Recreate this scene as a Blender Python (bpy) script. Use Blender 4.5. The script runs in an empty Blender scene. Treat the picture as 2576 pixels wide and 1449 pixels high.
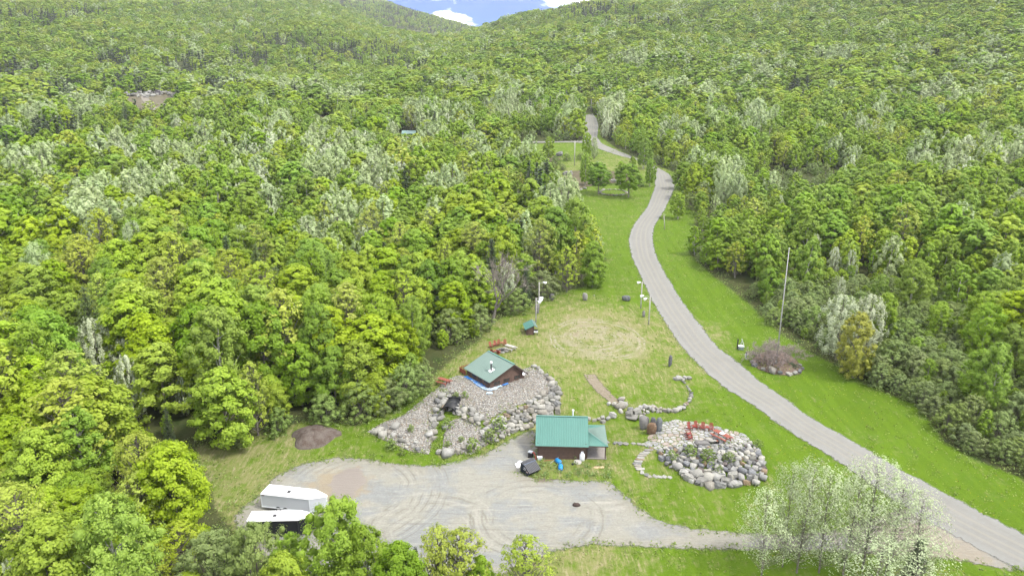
import bpy, bmesh, math, random
import numpy as np
from mathutils import Vector, Matrix

random.seed(7)
RNG = np.random.default_rng(7)
SC = bpy.context.scene
COL = SC.collection
R = math.radians

# ---------------------------------------------------------------- camera, light, exposure
CAM_Z, PITCH, FPX = 45.0, 15.9, 1717.3          # FPX: focal length for a 2576 px wide picture
cam_d = bpy.data.cameras.new('camera')
cam_d.lens, cam_d.sensor_width = 24.0, 36.0
cam_d.clip_start, cam_d.clip_end = 0.5, 9000.0
cam = bpy.data.objects.new('camera', cam_d)
COL.objects.link(cam)
cam.location = (0, 0, CAM_Z)
cam.rotation_euler = (R(90 - PITCH), 0, 0)
SC.camera = cam

SUN_EL, SUN_AZ = 56.0, 112.0                     # azimuth clockwise from the view direction
world = bpy.data.worlds.new('World')
SC.world = world
world.use_nodes = True
wt = world.node_tree
wt.nodes.clear()


def wn(t, **k):
    n = wt.nodes.new(t)
    for a, b in k.items():
        setattr(n, a, b)
    return n


w_out = wn('ShaderNodeOutputWorld')
w_bg = wn('ShaderNodeBackground')
w_sky = wn('ShaderNodeTexSky', sky_type='NISHITA', sun_disc=False)
w_sky.sun_elevation, w_sky.sun_rotation = R(SUN_EL), R(SUN_AZ)
w_sky.altitude = 2500.0
w_sky.air_density, w_sky.dust_density, w_sky.ozone_density = 1.0, 0.0, 6.0
w_bg.inputs['Strength'].default_value = 0.15
w_tc = wn('ShaderNodeTexCoord')
w_sep = wn('ShaderNodeSeparateXYZ')
w_max = wn('ShaderNodeMath', operation='MAXIMUM')
w_max.inputs[1].default_value = 0.0
w_add = wn('ShaderNodeMath', operation='ADD')
w_add.inputs[1].default_value = 0.28
w_dx = wn('ShaderNodeMath', operation='DIVIDE')
w_dy = wn('ShaderNodeMath', operation='DIVIDE')
w_cmb = wn('ShaderNodeCombineXYZ')
w_noi = wn('ShaderNodeTexNoise')
w_noi.inputs['Scale'].default_value = 2.6
w_noi.inputs['Detail'].default_value = 9.0
w_noi.inputs['Roughness'].default_value = 0.56
w_map = wn('ShaderNodeMapping')
w_map.inputs['Location'].default_value = (7.296, 18.7707, 0.0)
w_ramp = wn('ShaderNodeValToRGB')
w_ramp.color_ramp.elements[0].position = 0.485
w_ramp.color_ramp.elements[1].position = 0.67
w_mix = wn('ShaderNodeMix', data_type='RGBA')
w_mix.inputs[7].default_value = (21.0, 20.3, 19.2, 1)
w_blue = wn('ShaderNodeMix', data_type='RGBA', blend_type='MULTIPLY')
w_blue.inputs[0].default_value = 1.0
w_blue.inputs[7].default_value = (0.005, 0.100, 0.265, 1)
L = wt.links.new
L(w_tc.outputs['Generated'], w_sep.inputs[0])
L(w_sep.outputs['Z'], w_max.inputs[0])
L(w_max.outputs[0], w_add.inputs[0])
L(w_sep.outputs['X'], w_dx.inputs[0]); L(w_add.outputs[0], w_dx.inputs[1])
L(w_sep.outputs['Y'], w_dy.inputs[0]); L(w_add.outputs[0], w_dy.inputs[1])
L(w_dx.outputs[0], w_cmb.inputs[0]); L(w_dy.outputs[0], w_cmb.inputs[1])
L(w_cmb.outputs[0], w_map.inputs[0]); L(w_map.outputs[0], w_noi.inputs['Vector'])
L(w_noi.outputs['Fac'], w_ramp.inputs[0])
L(w_sky.outputs[0], w_blue.inputs[6])
L(w_blue.outputs[2], w_mix.inputs[6])
L(w_ramp.outputs[0], w_mix.inputs[0])
L(w_mix.outputs[2], w_bg.inputs['Color'])
L(w_bg.outputs[0], w_out.inputs['Surface'])

sun_d = bpy.data.lights.new('sun', 'SUN')
sun_d.energy, sun_d.angle, sun_d.color = 1.5, R(13), (1.0, 0.96, 0.87)
sun = bpy.data.objects.new('sun', sun_d)
COL.objects.link(sun)
_sd = Vector((math.sin(R(SUN_AZ)) * math.cos(R(SUN_EL)), math.cos(R(SUN_AZ)) * math.cos(R(SUN_EL)), math.sin(R(SUN_EL))))
sun.rotation_euler = _sd.to_track_quat('Z', 'Y').to_euler()
sun.location = (0, 0, 200)

vs = SC.view_settings
vs.view_transform, vs.look, vs.gamma, vs.use_curve_mapping = 'Standard', 'None', 1.0, False
vs.exposure = 1.85
SC.render.engine = 'CYCLES'
SC.cycles.max_bounces = 7
SC.cycles.diffuse_bounces = 5
SC.cycles.transmission_bounces = 4
SC.cycles.transparent_max_bounces = 8
SC.cycles.volume_bounces = 1
SC.cycles.use_denoising = True


# ---------------------------------------------------------------- helpers: objects
def tag(o, label=None, cat=None, group=None, kind=None):
    if label: o['label'] = label
    if cat: o['category'] = cat
    if group: o['group'] = group
    if kind: o['kind'] = kind
    return o


def empty(name, loc=(0, 0, 0), rz=0.0, scale=1.0):
    o = bpy.data.objects.new(name, None)
    o.empty_display_size = 0.3
    COL.objects.link(o)
    o.location = loc
    o.rotation_euler = (0, 0, rz)
    o.scale = (scale,) * 3
    return o


def link_mesh(name, me, parent=None, loc=(0, 0, 0)):
    o = bpy.data.objects.new(name, me)
    COL.objects.link(o)
    o.location = loc
    if parent: o.parent = parent
    return o


def np_mesh(name, verts, faces, mats=(), smooth=False, mat_idx=None, attrs=None):
    """verts (n,3); faces: (m,k) array or list of arrays"""
    me = bpy.data.meshes.new(name)
    verts = np.asarray(verts, dtype=np.float32)
    if isinstance(faces, np.ndarray):
        m, k = faces.shape
        me.vertices.add(len(verts))
        me.vertices.foreach_set('co', verts.ravel())
        me.loops.add(m * k)
        me.loops.foreach_set('vertex_index', faces.astype(np.int32).ravel())
        me.polygons.add(m)
        me.polygons.foreach_set('loop_start', np.arange(0, m * k, k, dtype=np.int32))
        me.polygons.foreach_set('loop_total', np.full(m, k, dtype=np.int32))
    else:
        me.from_pydata([tuple(map(float, v)) for v in verts], [], [tuple(map(int, f)) for f in faces])
    for mt in mats: me.materials.append(mt)
    if mat_idx is not None:
        me.polygons.foreach_set('material_index', np.asarray(mat_idx, dtype=np.int32))
    if smooth:
        me.polygons.foreach_set('use_smooth', np.ones(len(me.polygons), dtype=bool))
    for an, (dom, arr) in (attrs or {}).items():
        a = me.attributes.new(an, 'FLOAT', dom)
        a.data.foreach_set('value', np.asarray(arr, dtype=np.float32))
    me.update(calc_edges=True)
    me.validate()
    return me


class MB:
    """collects boxes, bars and tubes; build() links them as ONE mesh object"""

    def __init__(self):
        self.v, self.f = [], []

    def add(self, vs_, fs):
        b = len(self.v)
        self.v += [tuple(p) for p in vs_]
        self.f += [tuple(i + b for i in q) for q in fs]
        return self

    def box(self, c, s, rz=0.0, mat=None):
        hx, hy, hz = s[0] / 2, s[1] / 2, s[2] / 2
        pts = [Vector((x, y, z)) for z in (-hz, hz) for y in (-hy, hy) for x in (-hx, hx)]
        m = Matrix.Rotation(rz, 3, 'Z') if mat is None else mat
        pts = [m @ p + Vector(c) for p in pts]
        return self.add(pts, [(0, 2, 3, 1), (4, 5, 7, 6), (0, 1, 5, 4), (2, 6, 7, 3), (0, 4, 6, 2), (1, 3, 7, 5)])

    def bar(self, p0, p1, w, h=None):
        p0, p1 = Vector(p0), Vector(p1)
        h = h or w
        d = p1 - p0
        q = d.to_track_quat('Y', 'Z').to_matrix()
        return self.box((p0 + p1) / 2, (w, d.length, h), mat=q)

    def tube(self, pts, rads, n=8, cap=True):
        pts = [Vector(p) for p in pts]
        b = len(self.v)
        for i, p in enumerate(pts):
            d = (pts[min(i + 1, len(pts) - 1)] - pts[max(i - 1, 0)]).normalized()
            a = d.orthogonal().normalized() if abs(d.z) < 0.99 else Vector((1, 0, 0))
            c = d.cross(a).normalized()
            for k in range(n):
                t = 2 * math.pi * k / n
                self.v.append(tuple(p + (a * math.cos(t) + c * math.sin(t)) * rads[i]))
        for i in range(len(pts) - 1):
            for k in range(n):
                k2 = (k + 1) % n
                self.f.append((b + i * n + k, b + i * n + k2, b + (i + 1) * n + k2, b + (i + 1) * n + k))
        if cap:
            self.f.append(tuple(b + k for k in reversed(range(n))))
            self.f.append(tuple(b + (len(pts) - 1) * n + k for k in range(n)))
        return self

    def prism(self, poly, z0, z1):
        n = len(poly)
        vs_ = [(p[0], p[1], z0) for p in poly] + [(p[0], p[1], z1) for p in poly]
        fs = [tuple(reversed(range(n))), tuple(range(n, 2 * n))]
        fs += [(i, (i + 1) % n, n + (i + 1) % n, n + i) for i in range(n)]
        return self.add(vs_, fs)

    def slab(self, quad, th):
        """a plate: polygon corners of the top, thickness th downwards along its normal"""
        q = [Vector(p) for p in quad]
        nrm = (q[1] - q[0]).cross(q[2] - q[0]).normalized()
        if nrm.z < 0: nrm = -nrm
        n = len(q)
        lo = [p - nrm * th for p in q]
        fs = [tuple(range(n)), tuple(reversed(range(n, 2 * n)))]
        fs += [(i, n + i, n + (i + 1) % n, (i + 1) % n) for i in range(n)]
        return self.add(q + lo, fs)

    def build(self, name, mat, parent=None, smooth=False, bevel=0.0):
        me = bpy.data.meshes.new(name)
        me.from_pydata(self.v, [], self.f)
        bm = bmesh.new()
        bm.from_mesh(me)
        bmesh.ops.recalc_face_normals(bm, faces=bm.faces)
        if bevel:
            bmesh.ops.bevel(bm, geom=[e for e in bm.edges if e.calc_face_angle(0) > 0.6], offset=bevel, segments=2,
                            affect='EDGES', clamp_overlap=True)
        bm.to_mesh(me)
        bm.free()
        for m in (mat if isinstance(mat, (list, tuple)) else [mat]): me.materials.append(m)
        if smooth:
            for p in me.polygons: p.use_smooth = True
        return link_mesh(name, me, parent)


# ---------------------------------------------------------------- helpers: materials
class NT:
    def __init__(self, name):
        self.m = bpy.data.materials.new(name)
        self.m.use_nodes = True
        self.t = self.m.node_tree
        self.t.nodes.clear()
        self.out = self.t.nodes.new('ShaderNodeOutputMaterial')

    def n(self, typ, ins=None, **props):
        nd = self.t.nodes.new(typ)
        for k, v in props.items(): setattr(nd, k, v)
        for k, v in (ins or {}).items():
            s = nd.inputs[k]
            if isinstance(v, bpy.types.NodeSocket): self.t.links.new(v, s)
            else: s.default_value = v
        return nd

    def math(self, op, a, b=0.0, c=None, clamp=False):
        d = {0: a, 1: b}
        if c is not None: d[2] = c
        return self.n('ShaderNodeMath', d, operation=op, use_clamp=clamp).outputs[0]

    def mix(self, f, a, b, blend='MIX'):
        return self.n('ShaderNodeMix', {0: f, 6: a, 7: b}, data_type='RGBA', blend_type=blend).outputs[2]

    def sstep(self, v, lo, hi):
        return self.n('ShaderNodeMapRange', {'Value': v, 'From Min': lo, 'From Max': hi}, interpolation_type='SMOOTHSTEP').outputs[0]

    def noise(self, vec, scale, detail=4.0, rough=0.55, dist=0.0):
        return self.n('ShaderNodeTexNoise', {'Vector': vec, 'Scale': scale, 'Detail': detail, 'Roughness': rough, 'Distortion': dist}).outputs['Fac']

    def pos(self):
        return self.n('ShaderNodeNewGeometry').outputs['Position']

    def obj(self):
        return self.n('ShaderNodeTexCoord').outputs['Object']

    def attr(self, nm):
        return self.n('ShaderNodeAttribute', attribute_name=nm).outputs['Fac']

    def ramp(self, f, stops, interp='LINEAR'):
        r = self.n('ShaderNodeValToRGB', {0: f})
        r.color_ramp.interpolation = interp
        el = r.color_ramp.elements
        while len(el) < len(stops): el.new(0.5)
        for e, (p, c) in zip(el, stops):
            e.position, e.color = p, rgba(c)
        return r.outputs[0]

    def bump(self, h, strength=0.5, dist=0.1):
        return self.n('ShaderNodeBump', {'Height': h, 'Strength': strength, 'Distance': dist}).outputs[0]

    def surf(self, col, rough=0.8, normal=None, metal=0.0, spec=0.3):
        d = {'Base Color': rgba(col) if isinstance(col, tuple) else col, 'Roughness': rough, 'Metallic': metal, 'Specular IOR Level': spec}
        if normal is not None: d['Normal'] = normal
        return self.n('ShaderNodeBsdfPrincipled', d).outputs[0]

    def done(self, sh):
        self.t.links.new(sh, self.out.inputs['Surface'])
        return self.m


def rgba(c):
    return (c[0], c[1], c[2], 1.0)


def plain(name, col, rough=0.7, var=0.12, scale=3.0, metal=0.0, spec=0.3, bump=0.0):
    t = NT(name)
    p = t.obj()
    f = t.noise(p, scale, 5)
    c = t.mix(f, rgba([x * (1 - 2 * var) for x in col]), rgba([min(1, x * (1 + 2 * var)) for x in col]))
    nm = t.bump(f, bump, 0.05) if bump else None
    return t.done(t.surf(c, rough, nm, metal, spec))


def leaf_mat(name, ca, cb, trans=0.35, hue=0.03, val=0.26, sat=0.25):
    t = NT(name)
    rnd = t.n('ShaderNodeObjectInfo').outputs['Random']
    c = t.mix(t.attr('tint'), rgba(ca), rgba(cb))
    r2 = t.math('FRACT', t.math('MULTIPLY', rnd, 17.31))
    r3 = t.math('FRACT', t.math('MULTIPLY', rnd, 71.7))
    h = t.math('ADD', 0.5 - hue / 2, t.math('MULTIPLY', rnd, hue))
    v = t.math('ADD', 1 - val / 2, t.math('MULTIPLY', r2, val))
    s = t.math('ADD', 1 - sat, t.math('MULTIPLY', r3, sat))
    c = t.n('ShaderNodeHueSaturation', {'Hue': h, 'Saturation': s, 'Value': v, 'Color': c}).outputs[0]
    a = t.surf(c, 0.55, spec=0.25)
    b = t.n('ShaderNodeBsdfTranslucent', {'Color': c}).outputs[0]
    return t.done(t.n('ShaderNodeMixShader', {0: trans, 1: a, 2: b}).outputs[0])


# ---------------------------------------------------------------- picture <-> place
_p = R(PITCH)
FWD = np.array([0, math.cos(_p), -math.sin(_p)])
UPV = np.array([0, math.sin(_p), math.cos(_p)])


def ray(px, py):
    px, py = np.asarray(px, float), np.asarray(py, float)
    a, b = (px - 1288) / FPX, (724.5 - py) / FPX
    d = np.stack([a, FWD[1] + b * UPV[1], FWD[2] + b * UPV[2]], -1)
    return d


def project(p):
    p = np.asarray(p, float) - np.array([0, 0, CAM_Z])
    z = p @ FWD
    return 1288 + FPX * p[..., 0] / z, 724.5 - FPX * (p @ UPV) / z, z


def at_z(px, py, z):
    d = ray(px, py)
    t = (z - CAM_Z) / d[..., 2]
    return d * np.asarray(t)[..., None] + np.array([0, 0, CAM_Z])


def smooth(x, a, b):
    t = np.clip((x - a) / (b - a), 0, 1)
    return t * t * (3 - 2 * t)


# height control points around the buildings: pixel, pixel, height
CTRL = [
    (1100, 1250, 0), (900, 1250, 0), (760, 1300, 0), (1300, 1250, 0), (1500, 1250, 0), (1400, 1180, 0), (1250, 1160, 0), (1350, 1135, 0),
    (1410, 1120, 0), (1500, 1130, 0), (1560, 1160, 0.1), (1600, 1200, 0), (1700, 1270, 0), (1800, 1340, 0), (1000, 1190, 0), (850, 1150, 0),
    (700, 1170, .1), (600, 1220, .2), (640, 1100, .5), (760, 1080, .6), (880, 1085, .6), (960, 1110, .3), (1050, 1390, 0), (1300, 1390, 0),
    (1600, 1400, 0), (1900, 1420, 0), (2200, 1430, 0), (700, 1400, 0), (1420, 1085, .1), (1370, 1090, .1),
    # wall foot and the two gravel fans
    (1408, 1040, .5), (1345, 1072, .2), (1290, 1092, .1), (1245, 1112, .1), (1200, 1145, .1), (1115, 1145, .1), (1075, 1145, .1), (1010, 1135, .1),
    (1095, 1120, .3), (1100, 1085, .5), (1118, 1056, .7), (1050, 1090, 1.1), (1000, 1080, .9), (1060, 1045, 1.7), (1085, 1010, 2.4),
    (1170, 1100, .9), (1180, 1075, 1.2), (1140, 1080, .9),
    # top of the mound
    (1110, 985, 2.9), (1150, 1005, 2.9), (1200, 1030, 2.7), (1240, 1020, 2.8), (1300, 1000, 3.0), (1350, 985, 3.1), (1378, 975, 3.1), (1360, 940, 3.1),
    (1310, 960, 3.1), (1230, 985, 3.1), (1160, 965, 3.1), (1250, 930, 3.1), (1200, 915, 3.2), (1160, 930, 3.1), (1110, 955, 2.9), (1060, 985, 2.2),
    (980, 1040, 1.1),
    # upper lawn
    (1420, 975, 2.4), (1440, 1010, 1.9), (1460, 1040, 1.3), (1420, 935, 3.0), (1350, 885, 3.2), (1500, 900, 3.0), (1300, 845, 3.4), (1500, 840, 3.4),
    (1600, 800, 3.8), (1400, 785, 4.0), (1500, 760, 4.3), (1650, 860, 3.2), (1700, 920, 2.7), (1540, 960, 2.6), (1600, 1000, 2.1), (1500, 1010, 1.9),
    (1540, 1030, 1.5), (1670, 1010, 2.0), (1740, 1000, 2.0), (1560, 1065, .8), (1640, 1045, 1.2), (1700, 1040, 1.6), (1500, 1070, .6), (1800, 1050, 1.9),
    # patio and its rock face
    (1680, 1075, 1.6), (1750, 1085, 2.0), (1830, 1103, 2.0), (1870, 1113, 1.9), (1740, 1112, 2.0), (1675, 1115, 1.4), (1630, 1118, .8), (1800, 1124, 2.1),
    (1720, 1130, 1.8), (1880, 1128, 1.8), (1655, 1150, .5), (1690, 1180, .2), (1730, 1212, .0), (1785, 1228, 0), (1850, 1228, 0), (1920, 1200, .2),
    (1935, 1150, .7), (1620, 1160, .2), (1960, 1110, .9), (1900, 1085, 1.6), (1850, 1150, 1.5), (1780, 1155, 1.3),
    # road side
    (1800, 900, 2.9), (1900, 1000, 2.0), (2100, 1060, 1.0), (2300, 1210, .2), (2500, 1360, 0), (2000, 900, 2.8), (2200, 1000, 1.4), (2400, 1150, .4),
    (1720, 800, 3.7), (1850, 800, 3.7),
]
_cp = np.array([at_z(a, b, c) for a, b, c in CTRL])


def far_h(x, y):
    d0 = np.hypot(x, y)
    d = 0.5 * d0 + 0.5 * np.abs(y)
    d = d + (d0 - d) * smooth(d0, 150, 420)
    az = np.degrees(np.arctan2(x, np.maximum(y, 1e-3)))
    zr = np.interp(d, [0, 72, 82, 95, 105, 131, 170, 273, 430, 500], [0, 0, .3, 2.0, 2.8, 4.2, 6.5, 15, 33, 44])
    sr = np.interp(az, [-8, -4.66, 7, 15, 40], [.12, .125, .205, .235, .255])
    zr = zr + sr * (np.clip(d, 500, 1200) - 500) - 0.10 * np.maximum(d - 1200, 0)
    zl = np.interp(d, [0, 72, 82, 95, 105, 131, 170, 273, 430, 500, 560, 640], [0, 0, .3, 2.0, 2.8, 4.2, 6.0, 13, 28.5, 38.5, 45.0, 46.5])
    sl = np.interp(az, [-45, -14, -4.66, 0], [.23, .203, .153, .148])
    zl = zl + sl * (np.clip(d, 640, 1420) - 640) - 0.10 * np.maximum(d - 1420, 0)
    s = smooth(az, -15, -3)
    z = zl * (1 - s) + zr * s
    amp = np.clip((d0 - 260) * 0.008, 0, 5)
    z = z + amp * (np.sin(x * .013 + 1.3) * np.sin(y * .011 + .4) + .5 * np.sin(x * .031 + y * .017) + .35 * np.sin(x * .05 - y * .043 + 2))
    dm = np.hypot(x + 1011, y - 2503)
    zm = 500 - .283 * np.sqrt(dm * dm + 120 ** 2) + 10 * np.sin(x * .008) * np.sin(y * .009)
    return np.maximum(np.maximum(z, zm * (d0 > 1500)), -20)


def height_exact(x, y):
    z = far_h(x, y)
    near = (np.hypot(x, y) < 240) & (y > 30)
    if near.any():
        xn, yn, zn = x[near], y[near], z[near]
        num, den = zn * 0.02, np.full_like(zn, 0.02)
        for cx, cy, cz in _cp:
            w = np.exp(-((xn - cx) ** 2 + (yn - cy) ** 2) / (2 * 2.1 ** 2)) + .03 * np.exp(-((xn - cx) ** 2 + (yn - cy) ** 2) / (2 * 7.0 ** 2))
            num += w * cz
            den += w
        z = z.copy()
        z[near] = num / den
    return z


def axis(lo, f0, f1, hi, st, g, gmax):
    a = list(np.arange(f0, f1 + 1e-6, st))
    s, p = st, a[-1]
    up = []
    while p < hi:
        s = min(s * g, gmax); p += s; up.append(p)
    s, p = st, a[0]
    dn = []
    while p > lo:
        s = min(s * g, gmax); p -= s; dn.append(p)
    return np.array(dn[::-1] + a + up)


XS = axis(-2700, -100, 125, 2700, .75, 1.07, 60)
YS = axis(-200, 38, 300, 3500, .75, 1.07, 60)
_gx, _gy = np.meshgrid(XS, YS)
HG = height_exact(_gx.ravel(), _gy.ravel()).reshape(_gx.shape)


def H(x, y):
    x, y = np.asarray(x, float), np.asarray(y, float)
    i = np.clip(np.searchsorted(XS, x) - 1, 0, len(XS) - 2)
    j = np.clip(np.searchsorted(YS, y) - 1, 0, len(YS) - 2)
    u = np.clip((x - XS[i]) / (XS[i + 1] - XS[i]), 0, 1)
    v = np.clip((y - YS[j]) / (YS[j + 1] - YS[j]), 0, 1)
    return (HG[j, i] * (1 - u) + HG[j, i + 1] * u) * (1 - v) + (HG[j + 1, i] * (1 - u) + HG[j + 1, i + 1] * u) * v


_T = np.concatenate([np.arange(25, 300, .8), 300 * 1.008 ** np.arange(0, 330)])


def P(px, py):
    """the point of the ground that shows at a pixel of the 2576 px wide picture"""
    px, py = np.atleast_1d(px).astype(float), np.atleast_1d(py).astype(float)
    d = ray(px, py)
    out = np.zeros((len(px), 3))
    for k in range(len(px)):
        q = d[k][None] * _T[:, None] + np.array([0, 0, CAM_Z])
        below = q[:, 2] < H(q[:, 0], q[:, 1])
        i = int(np.argmax(below)) if below.any() else len(_T) - 1
        lo, hi = _T[max(i - 1, 0)], _T[i]
        for _ in range(18):
            m = (lo + hi) / 2
            r_ = d[k] * m + np.array([0, 0, CAM_Z])
            if r_[2] < H(r_[0], r_[1]): hi = m
            else: lo = m
        r_ = d[k] * hi + np.array([0, 0, CAM_Z])
        out[k] = (r_[0], r_[1], H(r_[0], r_[1]))
    return out


def P1(px, py):
    return P([px], [py])[0]


def tall(base, hpx):
    """metres of height that show as hpx pixels above a base point"""
    y0 = project(base)[1]
    lo, hi = 0.0, 60.0
    for _ in range(30):
        m = (lo + hi) / 2
        if y0 - project(np.array(base) + [0, 0, m])[1] > hpx: hi = m
        else: lo = m
    return lo


def inside(poly, x, y):
    poly = np.asarray(poly)
    c = np.zeros(np.shape(x), bool)
    for (x0, y0), (x1, y1) in zip(poly[:, :2], np.roll(poly[:, :2], -1, 0)):
        if y0 == y1: continue
        h = ((y0 > y) != (y1 > y)) & (x < (x1 - x0) * (y - y0) / (y1 - y0) + x0)
        c ^= h
    return c


def sdist(poly, x, y):
    poly = np.asarray(poly)
    d = np.full(np.shape(x), 1e9)
    for a, b in zip(poly[:, :2], np.roll(poly[:, :2], -1, 0)):
        ab = b - a
        t = np.clip(((x - a[0]) * ab[0] + (y - a[1]) * ab[1]) / max(ab @ ab, 1e-9), 0, 1)
        d = np.minimum(d, np.hypot(x - a[0] - t * ab[0], y - a[1] - t * ab[1]))
    return np.where(inside(poly, x, y), d, -d)


def PP(pts):
    a = np.array(pts, float)
    return P(a[:, 0], a[:, 1])


def resample(pl, n):
    pl = np.asarray(pl)
    s = np.concatenate([[0], np.cumsum(np.linalg.norm(np.diff(pl, axis=0), axis=1))])
    q = np.linspace(0, s[-1], n)
    return np.stack([np.interp(q, s, pl[:, k]) for k in range(pl.shape[1])], -1)


def spline(pl, n):
    """smoothed polyline"""
    q = resample(pl, n)
    for _ in range(6):
        q[1:-1] = (q[:-2] + 2 * q[1:-1] + q[2:]) / 4
    return q


# ---------------------------------------------------------------- ground
CLEAR_PX = [(1340, 1520), (1000, 1530), (800, 1455), (640, 1410), (585, 1330), (545, 1280), (515, 1200), (490, 1125), (640, 1082), (740, 1068),
            (800, 1052), (900, 1072), (960, 1045), (1040, 995), (1085, 955), (1150, 895), (1215, 850), (1200, 828), (1260, 800), (1340, 768), (1400, 738),
            (1470, 722), (1525, 655), (1500, 600), (1455, 565), (1440, 500), (1400, 460), (1340, 420), (1275, 366), (1466, 356), (1466, 300), (1472, 284),
            (1500, 290), (1512, 345), (1560, 380), (1660, 418), (1700, 436), (1712, 500), (1750, 535), (1735, 640), (1800, 700), (1880, 760), (1960, 838),
            (2080, 908), (2180, 968), (2300, 1015), (2370, 1108), (2460, 1160), (2640, 1230), (2900, 1400), (2900, 1900), (1340, 1900)]
CLEAR = PP(CLEAR_PX)
PAD_PX = [(585, 1300), (640, 1255), (690, 1200), (755, 1168), (850, 1150), (930, 1155), (1010, 1168), (1085, 1172), (1150, 1162), (1225, 1140), (1290, 1102),
          (1345, 1078), (1352, 1125), (1348, 1160), (1305, 1185), (1340, 1203), (1400, 1206), (1460, 1210), (1525, 1208), (1562, 1236), (1602, 1272),
          (1650, 1308), (1720, 1325), (1800, 1334), (1900, 1342), (2000, 1345), (2120, 1330), (2240, 1290), (2330, 1255), (2480, 1330), (2560, 1440), (2400, 1408), (2300, 1398),
          (2100, 1388), (1900, 1384), (1700, 1379), (1500, 1371), (1400, 1384), (1335, 1412), (1260, 1450), (1150, 1500), (900, 1500), (700, 1430), (605, 1345)]
PAD = PP(PAD_PX)
ROAD_L = PP([(2640, 1470), (2497, 1400), (2374, 1335), (2300, 1292), (2190, 1217), (2077, 1141), (1963, 1071), (1845, 990), (1771, 934), (1711, 869), (1662, 794), (1622, 719),
             (1588, 644), (1581, 601), (1592, 569), (1629, 521), (1648, 471), (1646, 428), (1606, 404), (1549, 390), (1503, 374), (1476, 360), (1468, 335), (1472, 312), (1474, 290)])
ROAD_R = PP([(2760, 1440), (2576, 1343), (2444, 1278), (2269, 1183), (2130, 1103), (2016, 1035), (1922, 970), (1800, 872), (1734, 784), (1679, 701),
             (1650, 644), (1641, 601), (1645, 569), (1672, 529), (1698, 471), (1686, 439), (1630, 410), (1557, 381), (1513, 362), (1502, 345), (1506, 318), (1500, 298), (1492, 287)])
NR = 260
ROAD_L, ROAD_R = spline(ROAD_L, NR), spline(ROAD_R, NR)
ROAD = np.concatenate([ROAD_L, ROAD_R[::-1]])

# colour control: pixel, pixel, dryness of the grass 0..1
DRY = [(1500, 820, .8), (1400, 800, .72), (1550, 870, .75), (1300, 850, .55), (1450, 930, .5), (1600, 960, .38), (1600, 760, .25), (1550, 650, .12), (1530, 560, .2),
       (1550, 480, .22), (1350, 400, .22), (1420, 420, .42), (1700, 900, .4), (1650, 850, .5), (1480, 980, .45), (1650, 1020, .25), (1800, 1050, .1),
       (1950, 1100, .08), (2000, 900, .04), (1800, 750, .06), (1700, 600, .08), (2200, 1000, .05), (2400, 1200, .05), (1580, 1090, .35), (1560, 1180, .35),
       (1650, 1250, .3), (1750, 1290, .28), (1850, 1300, .2), (1500, 1410, .6), (1700, 1420, .25), (1800, 1440, .08), (1250, 1130, .35), (1000, 1165, .25),
       (1100, 1150, .2), (700, 1130, .45), (580, 1170, .7), (600, 1260, .6), (560, 1230, .5), (880, 1130, .25), (1420, 1180, .6), (1340, 1120, .45), (1500, 890, .6),
       (1420, 880, .6), (1460, 770, .55), (1280, 900, .5), (1420, 980, .35), (1480, 740, .15), (1350, 780, .2), (1440, 930, .75), (1560, 930, .5), (620, 1190, .55)]
_dp = PP([(a, b) for a, b, c in DRY])
_dv = np.array([c for *_, c in DRY])


def dryness(x, y):
    num, den = np.zeros_like(x), np.full_like(x, 1e-9)
    for (cx, cy, _), v in zip(_dp, _dv):
        s = 3.0 + 0.02 * math.hypot(cx, cy)
        w = np.exp(-((x - cx) ** 2 + (y - cy) ** 2) / (2 * s * s)) + 1e-4 * np.exp(-((x - cx) ** 2 + (y - cy) ** 2) / (2 * 25.0 ** 2))
        num += w * v
        den += w
    return num / den


RING_C = P1(1500, 850)       # worn turning circle on the upper lawn


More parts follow.
